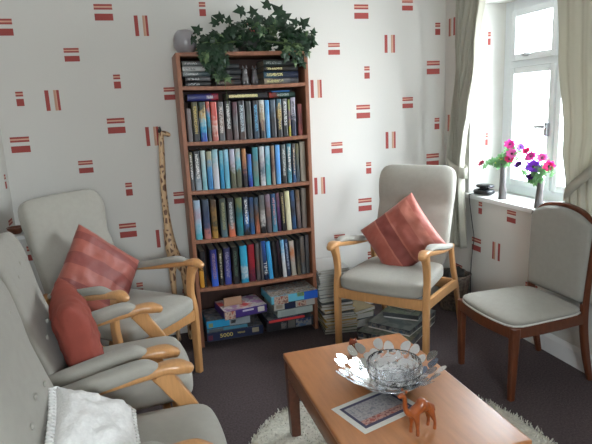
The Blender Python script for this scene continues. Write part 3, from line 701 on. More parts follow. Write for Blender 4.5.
# silhouette leaves
for x, z, s, ux, uz in [(.53, 1.895, .065, -1, .3), (.65, 1.93, .07, -1, -.2), (.72, 1.925, .06, -.3, 1), (.805, 1.965, .065, .2, 1), (.87, 1.93, .085, -.7, .9), (.915, 1.90, .06, .8, .5), (1.02, 1.865, .07, .9, .8), (.965, 1.87, .055, -.9, .7),
                        (1.075, 1.815, .045, .3, 1), (1.06, 1.765, .075, 1, -.5), (1.0, 1.79, .06, .7, -.4), (1.0, 1.73, .055, .3, -1), (.40, 1.83, .06, -.8, .6), (.37, 1.78, .055, -1, .1), (.50, 1.87, .055, -.4, 1), (.58, 1.88, .05, .3, 1), (.96, 1.73, .06, 0, -1), (.90, 1.72, .06, 0, -1), (.76, 1.74, .055, 0, -1)]:
    ivy_leaf(bm, Vector((x, -.22, z)) - ro, s, Vector((rnd.uniform(-.3, .3), -1, .25)), Vector((ux, 0, uz)), 0)
# trails over the front
for x0, z0, x1, z1, n in ((.40, 1.73, .455, 1.60, 14), (.45, 1.72, .50, 1.56, 20), (.52, 1.72, .515, 1.55, 18), (.475, 1.72, .43, 1.63, 12), (.93, 1.72, .955, 1.62, 10), (.885, 1.72, .86, 1.65, 6), (.98, 1.72, .99, 1.66, 6)):
    for i in range(n):
        t = i / n; ivy_leaf(bm, Vector((x0 + (x1 - x0) * t + rnd.uniform(-.025, .025), -.315 + rnd.uniform(-.02, .0), z0 + (z1 - z0) * t)) - ro, rnd.uniform(.034, .054), Vector((rnd.uniform(-.5, .5), -1, rnd.uniform(0, .6))), Vector((rnd.uniform(-.7, .7), 0, -1)), 1 if rnd.random() < .25 else 0)
    tube(bs, [Vector((ro.x, ro.y, 1.79)) - ro, Vector(((x0 + .7) / 2, -.24, 1.76)) - ro, Vector((x0, -.30, z0 + .01)) - ro, Vector((x1, -.315, z1)) - ro], .0018, 5, 5)
tube(bs, [Vector((.515, -.315, 1.56)) - ro, Vector((.52, -.318, 1.50)) - ro, Vector((.525, -.318, 1.40)) - ro], .0016, 5, 4)
for x in (.42, .55, .66, .80, .90, 1.02): tube(bs, [(0, 0, .085), Vector(((x + .7) / 2, -.15, topz(x) - .02)) - ro, Vector((x, -.17, topz(x) - .05)) - ro], .0022, 5, 5)
obj('leaves', bm, [M['leaf'], M['leafP']], ivy, smooth=False); obj('stems', bs, M['stem'], ivy)

# ------------------------------------------------------------------ wooden giraffe
def giraffe_mat():
    m = bpy.data.materials.new('giraffe_spots'); m.use_nodes = True; nt = m.node_tree; b = nt.nodes['Principled BSDF']; b.inputs['Roughness'].default_value = .45
    tc = nt.nodes.new('ShaderNodeTexCoord'); v = nt.nodes.new('ShaderNodeTexVoronoi'); v.feature = 'DISTANCE_TO_EDGE'; v.inputs['Scale'].default_value = 30
    mp = nt.nodes.new('ShaderNodeMapping'); mp.inputs['Scale'].default_value = (1.3, 1.3, .8); nt.links.new(tc.outputs['Object'], mp.inputs[0]); nt.links.new(mp.outputs[0], v.inputs['Vector'])
    r = nt.nodes.new('ShaderNodeValToRGB'); r.color_ramp.elements[0].position = .15; r.color_ramp.elements[0].color = (.55, .37, .21, 1); r.color_ramp.elements[1].position = .24; r.color_ramp.elements[1].color = (.13, .06, .03, 1)
    nt.links.new(v.outputs['Distance'], r.inputs[0]); nt.links.new(r.outputs[0], b.inputs['Base Color']); return m
GM = giraffe_mat()
g = thing('giraffe_statue', 'tall slim spotted wooden giraffe standing between armchair and bookcase', 'statue', (.165, -.13, 0))
v = [(.01, 0, .52), (-.012, 0, .60), (-.015, 0, .68), (-.022, 0, .82), (-.022, 0, .98), (-.014, 0, 1.12), (-.008, 0, 1.25), (-.004, 0, 1.285), (.028, -.004, 1.272), (.048, -.006, 1.262),
     (.036, 0, .50), (-.018, .022, .47), (-.018, .022, .25), (-.018, .022, .03), (-.018, -.022, .47), (-.018, -.022, .25), (-.018, -.022, .03),
     (.050, .022, .46), (.056, .022, .25), (.054, .022, .03), (.050, -.022, .46), (.056, -.022, .25), (.054, -.022, .03), (-.018, -.024, .008), (-.018, .024, .008), (.056, -.024, .008), (.056, .024, .008)]
e = [(0, 1), (1, 2), (2, 3), (3, 4), (4, 5), (5, 6), (6, 7), (7, 8), (8, 9), (0, 10), (0, 11), (11, 12), (12, 13), (0, 14), (14, 15), (15, 16), (10, 17), (17, 18), (18, 19), (10, 20), (20, 21), (21, 22), (16, 23), (13, 24), (22, 25), (19, 26)]
r = [.042, .040, .028, .021, .019, .018, .017, .022, .016, .011, .036] + [.021, .013, .013] * 4 + [.015] * 4
skin('body', v, e, r, GM, g)
for sy in (-1, 1):
    bm = bmesh.new(); tube(bm, [(-.006, sy * .010, 1.29), (-.012, sy * .014, 1.315)], .006, 8, 2); obj('horn', bm, M['pot'], g)
    bm = bmesh.new(); softbox(bm, .014, .040, .020, 2.5, 2.5, 4, c=(-.014, sy * .032, 1.292)); obj('ear', bm, M['pot'], g)
bm = bmesh.new(); tube(bm, [(.066, 0, .53), (.082, 0, .48), (.084, 0, .38)], .005, 6); obj('tail', bm, M['pot'], g)

# ------------------------------------------------------------------ armchairs
def armchair(label, loc, rz, kind, group):
    t = thing('armchair', label, 'armchair', loc, rz, group)
    hw = .265 if kind == 1 else .233
    F = M['fabric']
    if kind == 1:
        b0, b1, bt = (.115, .43), (.265, .98), .085      # (y,z) of the back pad's lower and upper front line
    else:
        b0, b1, bt = (.005, .40), (.140, .965), .085
    # back pad
    bm = bmesh.new(); dy, dz = b1[0] - b0[0], b1[1] - b0[1]; Ln = math.hypot(dy, dz) + .05; ang = math.atan2(dy, dz)
    wb = .47 if kind == 1 else .45
    def bf(q, p_):
        zz = q.z / (Ln / 2)
        q.x *= 1 + .04 * zz if kind == 1 else 1 + .03 * zz
        # head rest roll and lumbar swell on the front face
        if p_.y < 0:
            q.y += (1 if kind == 1 else .25) * (-.018) * math.exp(-((zz - .68) / .26) ** 2) + (.012 if kind == 1 else .002) * math.exp(-((zz - .22) / .13) ** 2) - .010 * math.exp(-((zz + .45) / .35) ** 2)
        return q
    bmesh.ops.create_cube(bm, size=2); es = bm.edges[:]
    bmesh.ops.subdivide_edges(bm, edges=es, cuts=18, use_grid_fill=True)
    for v in bm.verts:
        x, y, z = v.co; k, m_ = 8., 4.2
        nn = ((abs(x) ** k + abs(z) ** k) ** (m_ / k) + abs(y) ** m_) ** (1 / m_)
        p_ = Vector((x / nn, y / nn, z / nn)); q = Vector((p_.x * wb / 2, p_.y * bt / 2, p_.z * Ln / 2)); v.co = bf(q, p_)
    mid = Vector((0, (b0[0] + b1[0]) / 2 + bt / 2 * cos(ang), (b0[1] + b1[1]) / 2 + .0))
    bmesh.ops.transform(bm, matrix=Matrix.Translation(mid) @ Matrix.Rotation(-ang, 4, 'X'), verts=bm.verts[:])
    bk = obj('backrest', bm, F, t)
    if kind == 2:
        for bx, u in ((-.11, -.02), (0, .0), (.11, -.02), (-.11, .2), (0, .22), (.11, .2)):
            bm = bmesh.new(); zc_ = mid.z + u; yc = b0[0] + (zc_ - b0[1]) / dz * dy
            softbox(bm, .018, .010, .018, 2, 2, 4, c=(bx, yc + .0015 - (.010 if u < .05 else 0.004), zc_)); obj('button', bm, F, bk)
    # seat cushion
    bm = bmesh.new(); y0, y1 = (-.345, b0[0] + .03) if kind == 1 else (-.398, b0[0] + .03); zc_, th = (.408, .098) if kind == 1 else (.417, .108)
    def sf(q, p_):
        if p_.z > 0: q.z += .012 * (1 - p_.x ** 2) * (1 - p_.y ** 2)
        q.x *= 1 - .05 * max(0, p_.y)
        if p_.y < 0: q.y -= .02 * (1 - p_.x ** 2)
        return q
    softbox(bm, 2 * hw - (.042 if kind == 1 else .018), y1 - y0, th, 9, 4.6, 16, c=(0, (y0 + y1) / 2, zc_), fn=sf); obj('seat_cushion', bm, F, t)
    W = M['beech']
    # rails
    bm = bmesh.new(); box(bm, -hw + .014, hw - .014, -.316, -.292, .305, .362, .004); obj('front_rail', bm, W, t, auto=40)
    bm = bmesh.new(); box(bm, -hw + .014, hw - .014, .20, .224, .27, .33, .004); obj('rear_rail', bm, W, t, auto=40)
    for s in (-1, 1):
        bm = bmesh.new(); sweep(bm, [(s * hw, -.30, .334), (s * hw, .0, .318), (s * hw * .98, .25, .292)], (1, 0, 0), [.024] * 3, [.056] * 3, ex=8, smooth=4); obj('side_rail', bm, W, t, auto=40)
        # rear leg
        bm = bmesh.new()
        top = (s * hw * .95, .165, .555) if kind == 1 else (s * hw * .97, .13, .52)
        sweep(bm, [top, (s * hw * .97, .20, .40), (s * hw * .97, .26, .28), (s * hw * .98, .36, .0)], (1, 0, 0), [.026] * 4, [.036, .046, .044, .034], ex=5); obj('leg', bm, W, t, auto=50)
        if kind == 1:
            bm = bmesh.new()
            sweep(bm, [(s * hw, -.30, 0), (s * hw, -.30, .33), (s * hw, -.288, .46), (s * hw, -.300, .55), (s * hw, -.325, .612)], (1, 0, 0), [.032, .034, .034, .036, .040], [.038, .044, .034, .040, .055], ex=5); obj('leg', bm, W, t, auto=50)
            bm = bmesh.new()
            sweep(bm, [(s * hw, -.372, .612), (s * hw, -.33, .624), (s * hw, -.25, .610), (s * hw, -.05, .572), (s * hw * .97, .17, .548)], (1, 0, 0), [.040, .058, .050, .036, .028], [.030, .038, .030, .026, .026], ex=3, round_end=True); arm = obj('arm', bm, W, t)
            bm = bmesh.new()
            sweep(bm, [(s * hw, -.272, .628), (s * hw, -.20, .628), (s * hw, -.05, .594), (s * hw * .97, .12, .560)], (1, 0, 0), [.040, .056, .052, .046], [.018, .034, .036, .030], ex=2.6, round_end=True); obj('arm_pad', bm, F, arm)
        else:
            bm = bmesh.new()
            sweep(bm, [(s * hw, -.380, 0), (s * hw, -.382, .22), (s * hw, -.372, .345), (s * hw, -.338, .44), (s * hw, -.288, .52), (s * hw, -.258, .575)], (1, 0, 0), [.030, .030, .030, .030, .034, .040], [.040, .046, .050, .052, .056, .07], ex=6); obj('leg', bm, W, t, auto=50)
            bm = bmesh.new()
            sweep(bm, [(s * hw, -.345, .575), (s * hw, -.31, .585), (s * hw, -.25, .585), (s * hw, -.05, .548), (s * hw, .12, .515)], (1, 0, 0), [.044, .062, .056, .036, .030], [.032, .042, .036, .026, .026], ex=3, round_end=True); arm = obj('arm', bm, W, t)
            bm = bmesh.new()
            sweep(bm, [(s * hw, -.25, .590), (s * hw, -.20, .600), (s * hw, -.10, .582), (s * hw, .06, .548), (s * hw, .13, .53)], (1, 0, 0), [.042, .066, .068, .064, .05], [.026, .048, .052, .05, .04], ex=2.8, round_end=True); obj('arm_pad', bm, F, arm)
    return t
AG = 'grey upholstered wooden armchairs'
armchair('high-backed grey armchair with pale wood frame between bookcase and window', (1.445, -.569, 0), R(-49.3), 1, AG)
armchair('high-backed grey armchair with wooden frame in the left back corner', (-.180, -.560, 0), R(45.5), 1, AG)
armchair('middle grey armchair on the left with plain terracotta cushion', (-.295, -1.348, 0), R(94), 2, AG)
armchair('nearest grey armchair at lower left holding the white crochet cushion', (-.245, -1.927, 0), R(90.5), 2, AG)

# ------------------------------------------------------------------ scatter cushions
def cushion(name, label, w, h, th, mtx, mats, stripes=None, n=44, seed=0, wr=.006, fringe=None):
    bm = bmesh.new(); G = {}
    def P(u, v, s):
        x = u * w / 2 * (1 - .055 * (1 - v * v) * u * u - .0); y = v * h / 2 * (1 - .055 * (1 - u * u) * v * v)
        f = ((1 - u ** 4) * (1 - v ** 4)) ** .5; f2 = ((1 - u * u) * (1 - v * v)) ** .35
        z = s * th / 2 * (.45 * f + .55 * f2)
        if abs(u) < .999 and abs(v) < .999:
            z += wr * f * noise.noise(Vector((u * 3 + seed, v * 3, s * 2.))) * 2 + wr * .5 * noise.noise(Vector((u * 8 + seed, v * 8, s)))
        return Vector((x, y, z))
    for s in (1, -1):
        for i in range(n + 1):
            for j in range(n + 1):
                edge = i in (0, n) or j in (0, n)
                if s < 0 and edge: G[(s, i, j)] = G[(1, i, j)]; continue
                u = -cos(pi * i / n) * .35 + (2 * i / n - 1) * .65; v = -cos(pi * j / n) * .35 + (2 * j / n - 1) * .65
                G[(s, i, j)] = bm.verts.new(P(u, v, s))
        for i in range(n):
            for j in range(n):
                f = bm.faces.new((G[(s, i, j)], G[(s, i + 1, j)], G[(s, i + 1, j + 1)], G[(s, i, j + 1)]))
                v = 2 * (j + .5) / n - 1
                if stripes:
                    for a, b, mi in stripes:
                        if a <= v < b: f.material_index = mi
    t = thing(name, label, 'cushion'); t.matrix_world = mtx
    c = obj('cover', bm, mats, t)
    if fringe:
        bm = bmesh.new(); N = 20
        for side in range(4):
            for i in range(N):
                u = -1 + 2 * (i + .5) / N
                p_ = [(u, -1), (1, u), (-u, 1), (-1, -u)][side]
                q = P(p_[0], p_[1], 1); d = Vector(((p_[0] if side in (1, 3) else 0), (p_[1] if side in (0, 2) else 0), 0)).normalized()
                tg = Vector((-d.y, d.x, 0)); r = .013
                tube(bm, [q - tg * r - d * .002, q + d * r * 1.3, q + tg * r - d * .002], .0045, 5, 3)
        obj('crochet_trim', bm, fringe, t)
    return t
def frameM(c, nrm, up, spin):
    nrm = Vector(nrm).normalized(); up = Vector(up); up = (up - nrm * up.dot(nrm)).normalized(); rt = up.cross(nrm)
    m = Matrix((rt, up, nrm)).transposed().to_4x4(); m = m @ Matrix.Rotation(R(spin), 4, 'Z'); m.translation = Vector(c); return m
TM = [M['terra'], M['terraD'], M['terraL']]
# A: front direction (-.759,-.652)
cushion('scatter_cushion', 'diagonal terracotta cushion with shiny stripes on the armchair by the window', .375, .39, .13, frameM((1.45, -.58, .617), (-.72, -.62, .32), (0, 0, 1), -50), TM, [(.42, .75, 2), (-.02, .06, 2), (-.36, -.30, 2), (-.30, -.02, 1)], seed=1)
cushion('scatter_cushion', 'tilted terracotta cushion with darker bands in the left back corner armchair', .40, .40, .13, frameM((-.235, -.565, .60), (.66, -.68, .32), (0, 0, 1), -44), TM, [(.50, .74, 1), (-.08, .20, 1), (-.62, -.45, 1)], seed=5)
cushion('scatter_cushion', 'plain terracotta cushion seen edge-on in the middle left armchair', .31, .33, .13, frameM((-.262, -1.385, .635), (.95, .17, .18), (0, 0, 1), 4), [M['terraC']], seed=9, wr=.006)
cushion('scatter_cushion', 'white crochet cushion with looped edge on the nearest left armchair', .34, .225, .10, frameM((-.175, -1.95, .566), (.50, .02, .86), (0, 0, 1), 3), [M['crochet']], seed=13, fringe=M['crochet'])

cushion('scatter_cushion', 'terracotta cushion mostly hidden behind the white crochet one', .29, .20, .08, frameM((-.245, -2.00, .510), (.85, .0, .5), (0, 0, 1), 0), [M['terra']], seed=17)

# ------------------------------------------------------------------ side chair by the right wall
sc = thing('side_chair', 'armless dark wooden chair with grey seat and arched padded back', 'chair', (1.785, -1.225, 0), R(-90))
# local: front = -Y -> world -X ; local +X -> world -Y
W = M['darkwood']
for s, y in ((-1, 0), (1, 0)):
    bm = bmesh.new(); sweep(bm, [(s * .20, -.215, 0), (s * .205, -.215, .18), (s * .205, -.212, .36)], (1, 0, 0), [.028, .034, .040], [.028, .036, .044], ex=5); obj('leg', bm, W, sc, auto=50)
    bm = bmesh.new(); sweep(bm, [(s * .178, .265, 0), (s * .175, .225, .18), (s * .180, .20, .36), (s * .190, .207, .55), (s * .200, .212, .72), (s * .183, .216, .80)], (1, 0, 0), [.026, .03, .030, .022, .020, .022], [.028, .036, .040, .030, .024, .022], ex=4); obj('leg', bm, W, sc, auto=50)
    bm = bmesh.new(); sweep(bm, [(s * .205, -.21, .335), (s * .200, .0, .335), (s * .18, .20, .335)], (1, 0, 0), [.022] * 3, [.055] * 3, ex=8, smooth=4); obj('side_rail', bm, W, sc, auto=50)
bm = bmesh.new(); sweep(bm, [(-.20, -.222, .335), (0, -.245, .335), (.20, -.222, .335)], (0, 1, 0), [.022] * 3, [.055] * 3, ex=8, smooth=6); obj('front_rail', bm, W, sc, auto=50)
bm = bmesh.new(); sweep(bm, [(-.18, .205, .335), (.18, .205, .335)], (0, 1, 0), [.022] * 2, [.055] * 2, ex=8, smooth=2); obj('rear_rail', bm, W, sc, auto=50)
bm = bmesh.new(); sweep(bm, [(-.183, .214, .795), (-.12, .217, .84), (0, .218, .858), (.12, .217, .84), (.183, .214, .795)], (0, 1, 0), [.024] * 5, [.020, .022, .024, .022, .020], ex=4); obj('top_rail', bm, W, sc, auto=50)
bm = bmesh.new()
def ssf(q, p_):
    if p_.z > 0: q.z += .018 * (1 - p_.x ** 2) * (1 - p_.y ** 2)
    q.x *= 1 - .06 * p_.y
    if p_.y < 0: q.y -= .025 * (1 - p_.x ** 2)
    return q
softbox(bm, .41, .42, .046, 8, 3.2, 16, c=(0, -.015, .378), fn=ssf); seat = obj('seat', bm, M['fabric'], sc)
bm = bmesh.new(); pth = []
for i in range(49):
    a = 2 * pi * i / 48; c_, s_ = cos(a), sin(a); k = 8
    nn = (abs(c_) ** k + abs(s_) ** k) ** (1 / k); q = Vector((c_ / nn * .205, s_ / nn * .21, 0)); q.x *= 1 - .06 * (s_ / nn)
    if s_ < 0: q.y -= .025 * (1 - (c_ / nn) ** 2)
    pth.append((q.x * 1.003, q.y * 1.003 - .015, .366))
tube(bm, pth, .0045, 8, 1); obj('piping', bm, M['paper'], seat)
bm = bmesh.new(); rows_ = []
NZ, NX = 24, 20
for side in (-1, 1):
    g_ = []
    for j in range(NZ + 1):
        row = []; v_ = j / NZ
        for i in range(NX + 1):
            u = 2 * i / NX - 1
            ztop_ = .852 - .062 * abs(u) ** 2.4
            z = .41 + (ztop_ - .41) * v_; hw_ = .188 + .016 * v_
            ed = (1 - abs(u) ** 6) ** .5 * (1 - abs(2 * v_ - 1) ** 8) ** .5
            y = .186 + .018 * max(0, v_) ** 1.3 + side * .019 * ed - .006
            row.append(bm.verts.new((u * hw_, y, z)))
        g_.append(row)
    for j in range(NZ):
        for i in range(NX): bm.faces.new((g_[j][i], g_[j][i + 1], g_[j + 1][i + 1], g_[j + 1][i]))
bmesh.ops.remove_doubles(bm, verts=bm.verts[:], dist=1e-5)
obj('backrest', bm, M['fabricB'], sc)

# ------------------------------------------------------------------ rug and coffee table
bm = bmesh.new(); rr = random.Random(4); cx, cy = .88, -1.72; rings = []; NA = 120
radii = [.0, .15, .3, .45, .58, .63, .655, .66]; hz = [.02, .02, .02, .02, .02, .018, .012, .0005]
c0 = bm.verts.new((cx, cy, .02))
for r_, z in zip(radii[1:], hz[1:]):
    rings.append([bm.verts.new((cx + r_ * (1 - .05 * cos(2 * (a0 := 2 * pi * i / NA))) * (1 + .02 * noise.noise(Vector((cos(a0) * 4, sin(a0) * 4, 0)))) * cos(a0), cy + r_ * 1.02 * (1 + .02 * noise.noise(Vector((cos(a0) * 4, sin(a0) * 4, 0)))) * sin(a0), z)) for i in range(NA)])
for i in range(NA): bm.faces.new((c0, rings[0][i], rings[0][(i + 1) % NA]))
for a, b in zip(rings, rings[1:]):
    for i in range(NA): bm.faces.new((a[i], a[(i + 1) % NA], b[(i + 1) % NA], b[i]))
rug = thing('rug', 'round cream shaggy rug on the carpet under the coffee table', 'rug')
obj('base', bm, M['rug'], rug)
bm = bmesh.new()
for i in range(15000):
    a = rr.uniform(0, 2 * pi); q = math.sqrt(rr.uniform(.25, 1)) * .665
    x, y = cx + q * (1 - .05 * cos(2 * a)) * cos(a), cy + q * 1.02 * sin(a)
    if y < -2.32: continue
    d = Vector((rr.uniform(-1, 1), rr.uniform(-1, 1), 0)).normalized(); h = rr.uniform(.010, .019); l = Vector((rr.uniform(-.009, .009), rr.uniform(-.009, .009), 0))
    w = d * .003; p0 = Vector((x, y, .008))
    v = [bm.verts.new(p_) for p_ in (p0 - w, p0 + w, p0 + w * .7 + l + Vector((0, 0, h)), p0 - w * .7 + l + Vector((0, 0, h)))]; bm.faces.new(v)
tag(obj('pile', bm, M['rug'], rug, smooth=False), kind='stuff')

TX0, TX1, TY0, TY1, TZ = .507, 1.047, -2.172, -1.325, .388
tb = thing('coffee_table', 'low rectangular light wood coffee table standing on the cream rug', 'coffee table', ((TX0 + TX1) / 2, (TY0 + TY1) / 2, .02))
ox, oy = (TX0 + TX1) / 2, (TY0 + TY1) / 2; hx, hy = (TX1 - TX0) / 2, (TY1 - TY0) / 2; zt = TZ - .02
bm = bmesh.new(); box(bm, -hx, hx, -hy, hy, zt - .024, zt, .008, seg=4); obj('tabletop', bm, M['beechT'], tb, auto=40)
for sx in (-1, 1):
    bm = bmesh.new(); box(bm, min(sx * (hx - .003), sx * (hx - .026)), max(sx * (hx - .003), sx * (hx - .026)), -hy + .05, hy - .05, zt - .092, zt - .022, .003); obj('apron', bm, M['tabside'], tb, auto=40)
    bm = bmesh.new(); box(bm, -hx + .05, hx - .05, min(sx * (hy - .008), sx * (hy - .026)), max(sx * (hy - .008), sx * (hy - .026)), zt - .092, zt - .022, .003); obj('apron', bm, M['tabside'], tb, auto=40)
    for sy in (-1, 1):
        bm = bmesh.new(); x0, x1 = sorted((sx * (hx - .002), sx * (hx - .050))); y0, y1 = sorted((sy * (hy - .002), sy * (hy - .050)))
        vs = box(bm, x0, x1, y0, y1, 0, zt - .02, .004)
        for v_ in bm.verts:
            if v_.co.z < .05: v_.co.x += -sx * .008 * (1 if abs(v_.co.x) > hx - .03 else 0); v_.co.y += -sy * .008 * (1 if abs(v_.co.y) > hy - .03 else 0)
        obj('leg', bm, M['tabshade'], tb, auto=40)

# silver dish with flower-cut rim
DC = Vector((.80, -1.715, TZ + .0006))
dish = thing('silver_dish', 'wide silver dish of cut-out metal petals on the coffee table', 'dish', DC)
def dz_(r): return .003 + .074 * max(0, (r - .06) / .13) ** 1.25
bm = bmesh.new(); lathe(bm, [(0, 0), (.055, 0), (.07, .004), (.095, .013), (.120, .026), (.121, .0275), (.094, .0155), (.069, .006), (.054, .002), (0, .002)], 64); obj('dish_base', bm, M['silver'], dish)
rn = random.Random(3)
def petal_flower(r0, a0, size, spin, npet=5):
    bm = bmesh.new()
    for k in range(npet):
        b = spin + 2 * pi * k / npet; n = 14; ring = []
        for i in range(n):
            t = 2 * pi * i / n; px_, py_ = size * (.62 + .40 * cos(t)), size * .36 * sin(t) * (1 + .25 * cos(t))
            lx = px_ * cos(b) - py_ * sin(b); ly = px_ * sin(b) + py_ * cos(b)
            r_ = r0 + lx; a = a0 + ly / max(r_, .03); ring.append((r_, a))
        top = [bm.verts.new((r_ * cos(a), r_ * sin(a), dz_(r_) + .0012)) for r_, a in ring]; bot = [bm.verts.new((r_ * cos(a), r_ * sin(a), dz_(r_))) for r_, a in ring]
        bm.faces.new(top); bm.faces.new(bot[::-1])
        for i in range(n): bm.faces.new((top[i], bot[i], bot[(i + 1) % n], top[(i + 1) % n]))
    obj('metal_flower', bm, M['silver'], dish, auto=40)
for k in range(10): petal_flower(.150, 2 * pi * k / 10, .053, rn.uniform(0, 1))
for k in range(8): petal_flower(.108, 2 * pi * (k + .5) / 8, .038, rn.uniform(0, 1))
# cut crystal bowl
bm = bmesh.new(); N = 48
def wobx(a, z): return 1 + .018 * cos(14 * a + 110 * z)
outer = [(.0, .004), (.04, .004), (.064, .012), (.088, .034), (.101, .060), (.100, .078), (.094, .092)]
inner = [(.090, .090), (.094, .060), (.080, .036), (.056, .019), (0, .014)]
lathe(bm, outer, 96, wob=wobx, cap=False); 
lathe(bm, [outer[-1], (.092, .0925), inner[0]] + inner[1:], 96, wob=lambda a, z: 1 + .008 * cos(14 * a), cap=False)
bmesh.ops.remove_doubles(bm, verts=bm.verts[:], dist=.0008)
tag(obj('crystal_bowl', bm, M['crystal'], loc=DC + Vector((.018, -.012, .001)), smooth=False), 'clear cut-crystal bowl sitting inside the silver dish', 'bowl')

# leaflet under the dish
lf = thing('leaflet', 'white leaflet with dark bordered picture beside the silver dish', 'leaflet', (.690, -1.852, TZ + .0004), R(16))
bm = bmesh.new(); box(bm, -.125, .125, -.088, .088, 0, .0012); obj('sheet', bm, M['paper'], lf, smooth=False)
for nm, a, m in (('printed_border', (-.105, .105, -.068, .070, .0013), plain('print_navy', (.05, .05, .10))), ('printed_picture', (-.094, .094, -.055, .058, .0015), picture_mat('print_grey', [(.22, .22, .25), (.40, .38, .38), (.28, .27, .28)], 60, 9)), ('printed_band', (-.094, .094, -.055, -.028, .0017), picture_mat('print_red', [(.35, .08, .06), (.5, .3, .25), (.2, .06, .05)], 60, 5))):
    bm = bmesh.new(); box(bm, a[0], a[1], a[2], a[3], a[4] - .0004, a[4]); obj(nm, bm, m, lf, smooth=False)

# carved camel, facing -X
ca = thing('camel_figurine', 'orange-brown carved wooden camel at the front of the coffee table', 'figurine', (.758, -2.025, TZ + .0006), R(12)); ca.scale = (1.28, 1.28, 1.28)
v = [(.0, 0, .070), (-.022, 0, .066), (-.040, 0, .064), (-.050, 0, .082), (-.050, 0, .104), (-.056, 0, .118), (-.070, 0, .116), (.022, 0, .068), (.002, 0, .092),
     (-.022, .010, .045), (-.023, .010, .022), (-.023, .011, .003), (-.022, -.010, .045), (-.020, -.010, .022), (-.021, -.011, .003),
     (.026, .010, .045), (.032, .010, .024), (.030, .011, .003), (.026, -.010, .045), (.034, -.010, .024), (.032, -.011, .003), (.036, 0, .062), (.043, 0, .045)]
e = [(0, 1), (1, 2), (2, 3), (3, 4), (4, 5), (5, 6), (0, 7), (0, 8), (1, 9), (9, 10), (10, 11), (1, 12), (12, 13), (13, 14), (7, 15), (15, 16), (16, 17), (7, 18), (18, 19), (19, 20), (7, 21), (21, 22)]
r = [.0145, .0135, .009, .0065, .0055, .0075, .005, .0135, .008] + [.0075, .0042, .005] * 4 + [.004, .0022]
skin('body', v, e, r, M['camel'], ca)
for s in (-1, 1):
    bm = bmesh.new(); softbox(bm, .006, .004, .008, 2.5, 2.5, 3, c=(-.052, s * .007, .127)); obj('ear', bm, M['camel'], ca)
# little owl behind the dish
ow = thing('owl_figurine', 'tiny red-brown carved owl behind the silver dish', 'figurine', (.772, -1.455, TZ + .0004), R(-15)); ow.scale = (1.4, 1.4, 1.45)
bm = bmesh.new(); lathe(bm, [(0, 0), (.010, 0), (.013, .006), (.014, .02), (.012, .030), (.0125, .038), (.009, .046), (0, .049)], 20); obj('body', bm, M['redwood'], ow)
for s in (-1, 1):
    bm = bmesh.new(); bmesh.ops.create_cone(bm, segments=8, radius1=.0045, radius2=.0005, depth=.010, cap_ends=True, matrix=Matrix.Translation((s * .007, 0, .049))); obj('ear', bm, M['redwood'], ow)
bm = bmesh.new(); bmesh.ops.create_cone(bm, segments=8, radius1=.002, radius2=.0003, depth=.006, cap_ends=True, matrix=Matrix.Translation((0, -.0135, .036)) @ Matrix.Rotation(R(100), 4, 'X')); obj('beak', bm, M['gold'], ow)

# ------------------------------------------------------------------ sill: vases, flowers, gadget, cable
def vase(label, x, y, h, rb, rt, lean, seed):
    t = thing('slim_vase', label, 'vase', (x, y, .7855), 0, 'slim dark vases on the window sill')
    bm = bmesh.new(); prof = [(0, 0), (rb, 0), (rb * 1.02, .01), (rb * .80, h * .35), (rt * .95, h * .7), (rt, h), (rt * .8, h), (rt * .7, h * .9), (0, h * .88)]
    lathe(bm, prof, 24)
    for v_ in bm.verts: v_.co.y += lean * (v_.co.z / h) ** 2
    obj('body', bm, M['vase'], t, auto=60); return t
vase('slim dark grey flared vase, the left one on the sill', 2.118, -.605, .225, .025, .018, 0, 1)
vase('slim dark grey vase with leaning neck, nearer the right curtain', 2.10, -.935, .165, .024, .017, -.012, 2)
def bloom(bm, r, np_, seed, cup=.35):
    rg = random.Random(seed)
    for layer in (0, 1):
        for k in range(np_):
            a = 2 * pi * (k + .5 * layer) / np_ + rg.uniform(-.1, .1); L = r * .95 * (1 - .25 * layer); w = r * .30; vs = []
            for (u, s) in ((.05, .15), (.35, .9), (.7, 1.), (1., .18)):
                z = cup * L * u * u + .12 * r * layer + rg.uniform(-.04, .04) * r
                for sd in (-1, 0, 1):
                    vs.append(bm.verts.new((L * u * cos(a) - sd * w * s * sin(a), L * u * sin(a) + sd * w * s * cos(a), z + (.07 * r if sd else 0))))
            for i in range(3):
                for j in range(2): bm.faces.new((vs[i * 3 + j], vs[i * 3 + j + 1], vs[i * 3 + j + 4], vs[i * 3 + j + 3]))
def flower(base, X, Y, Z, r, col, words, group, seed, leaves=2, nd=None):
    t = thing('artificial_flower', words, 'flower', base, 0, group)
    B = Vector(base); H = Vector((X, Y, Z)) - B
    d = Vector(nd or (H.x * .5 - .5, H.y * 2 - .4, .45)).normalized()
    bm = bmesh.new(); bloom(bm, r, 7, seed)
    q = d.to_track_quat('Z', 'Y').to_matrix().to_4x4(); q.translation = H
    bmesh.ops.transform(bm, matrix=q, verts=bm.verts[:]); obj('petals', bm, col, t)
    bm = bmesh.new(); bmesh.ops.create_uvsphere(bm, u_segments=10, v_segments=6, radius=r * .2, matrix=Matrix.Translation(H + d * r * .12)); obj('flower_centre', bm, M['pot'], t)
    bm = bmesh.new(); tube(bm, [(0, 0, 0), H * .5 + Vector((0, 0, .02)), H], .0016, 6, 5); obj('stem', bm, M['flstem'], t)
    rg = random.Random(seed)
    for k in range(leaves):
        bm = bmesh.new(); f = rg.uniform(.45, .9)
        for kk in range(4):
            c = H * f + Vector((rg.uniform(-.012, .012), rg.uniform(-.045, .045), rg.uniform(-.02, .02)))
            ivy_leaf(bm, c, rg.uniform(.030, .045), Vector((-1, rg.uniform(-.8, .6), rg.uniform(0, .8))), Vector((0, rg.uniform(-1, 1), rg.uniform(-.3, 1))), 0)
        obj('leaf', bm, M['flleaf'], t, smooth=False)
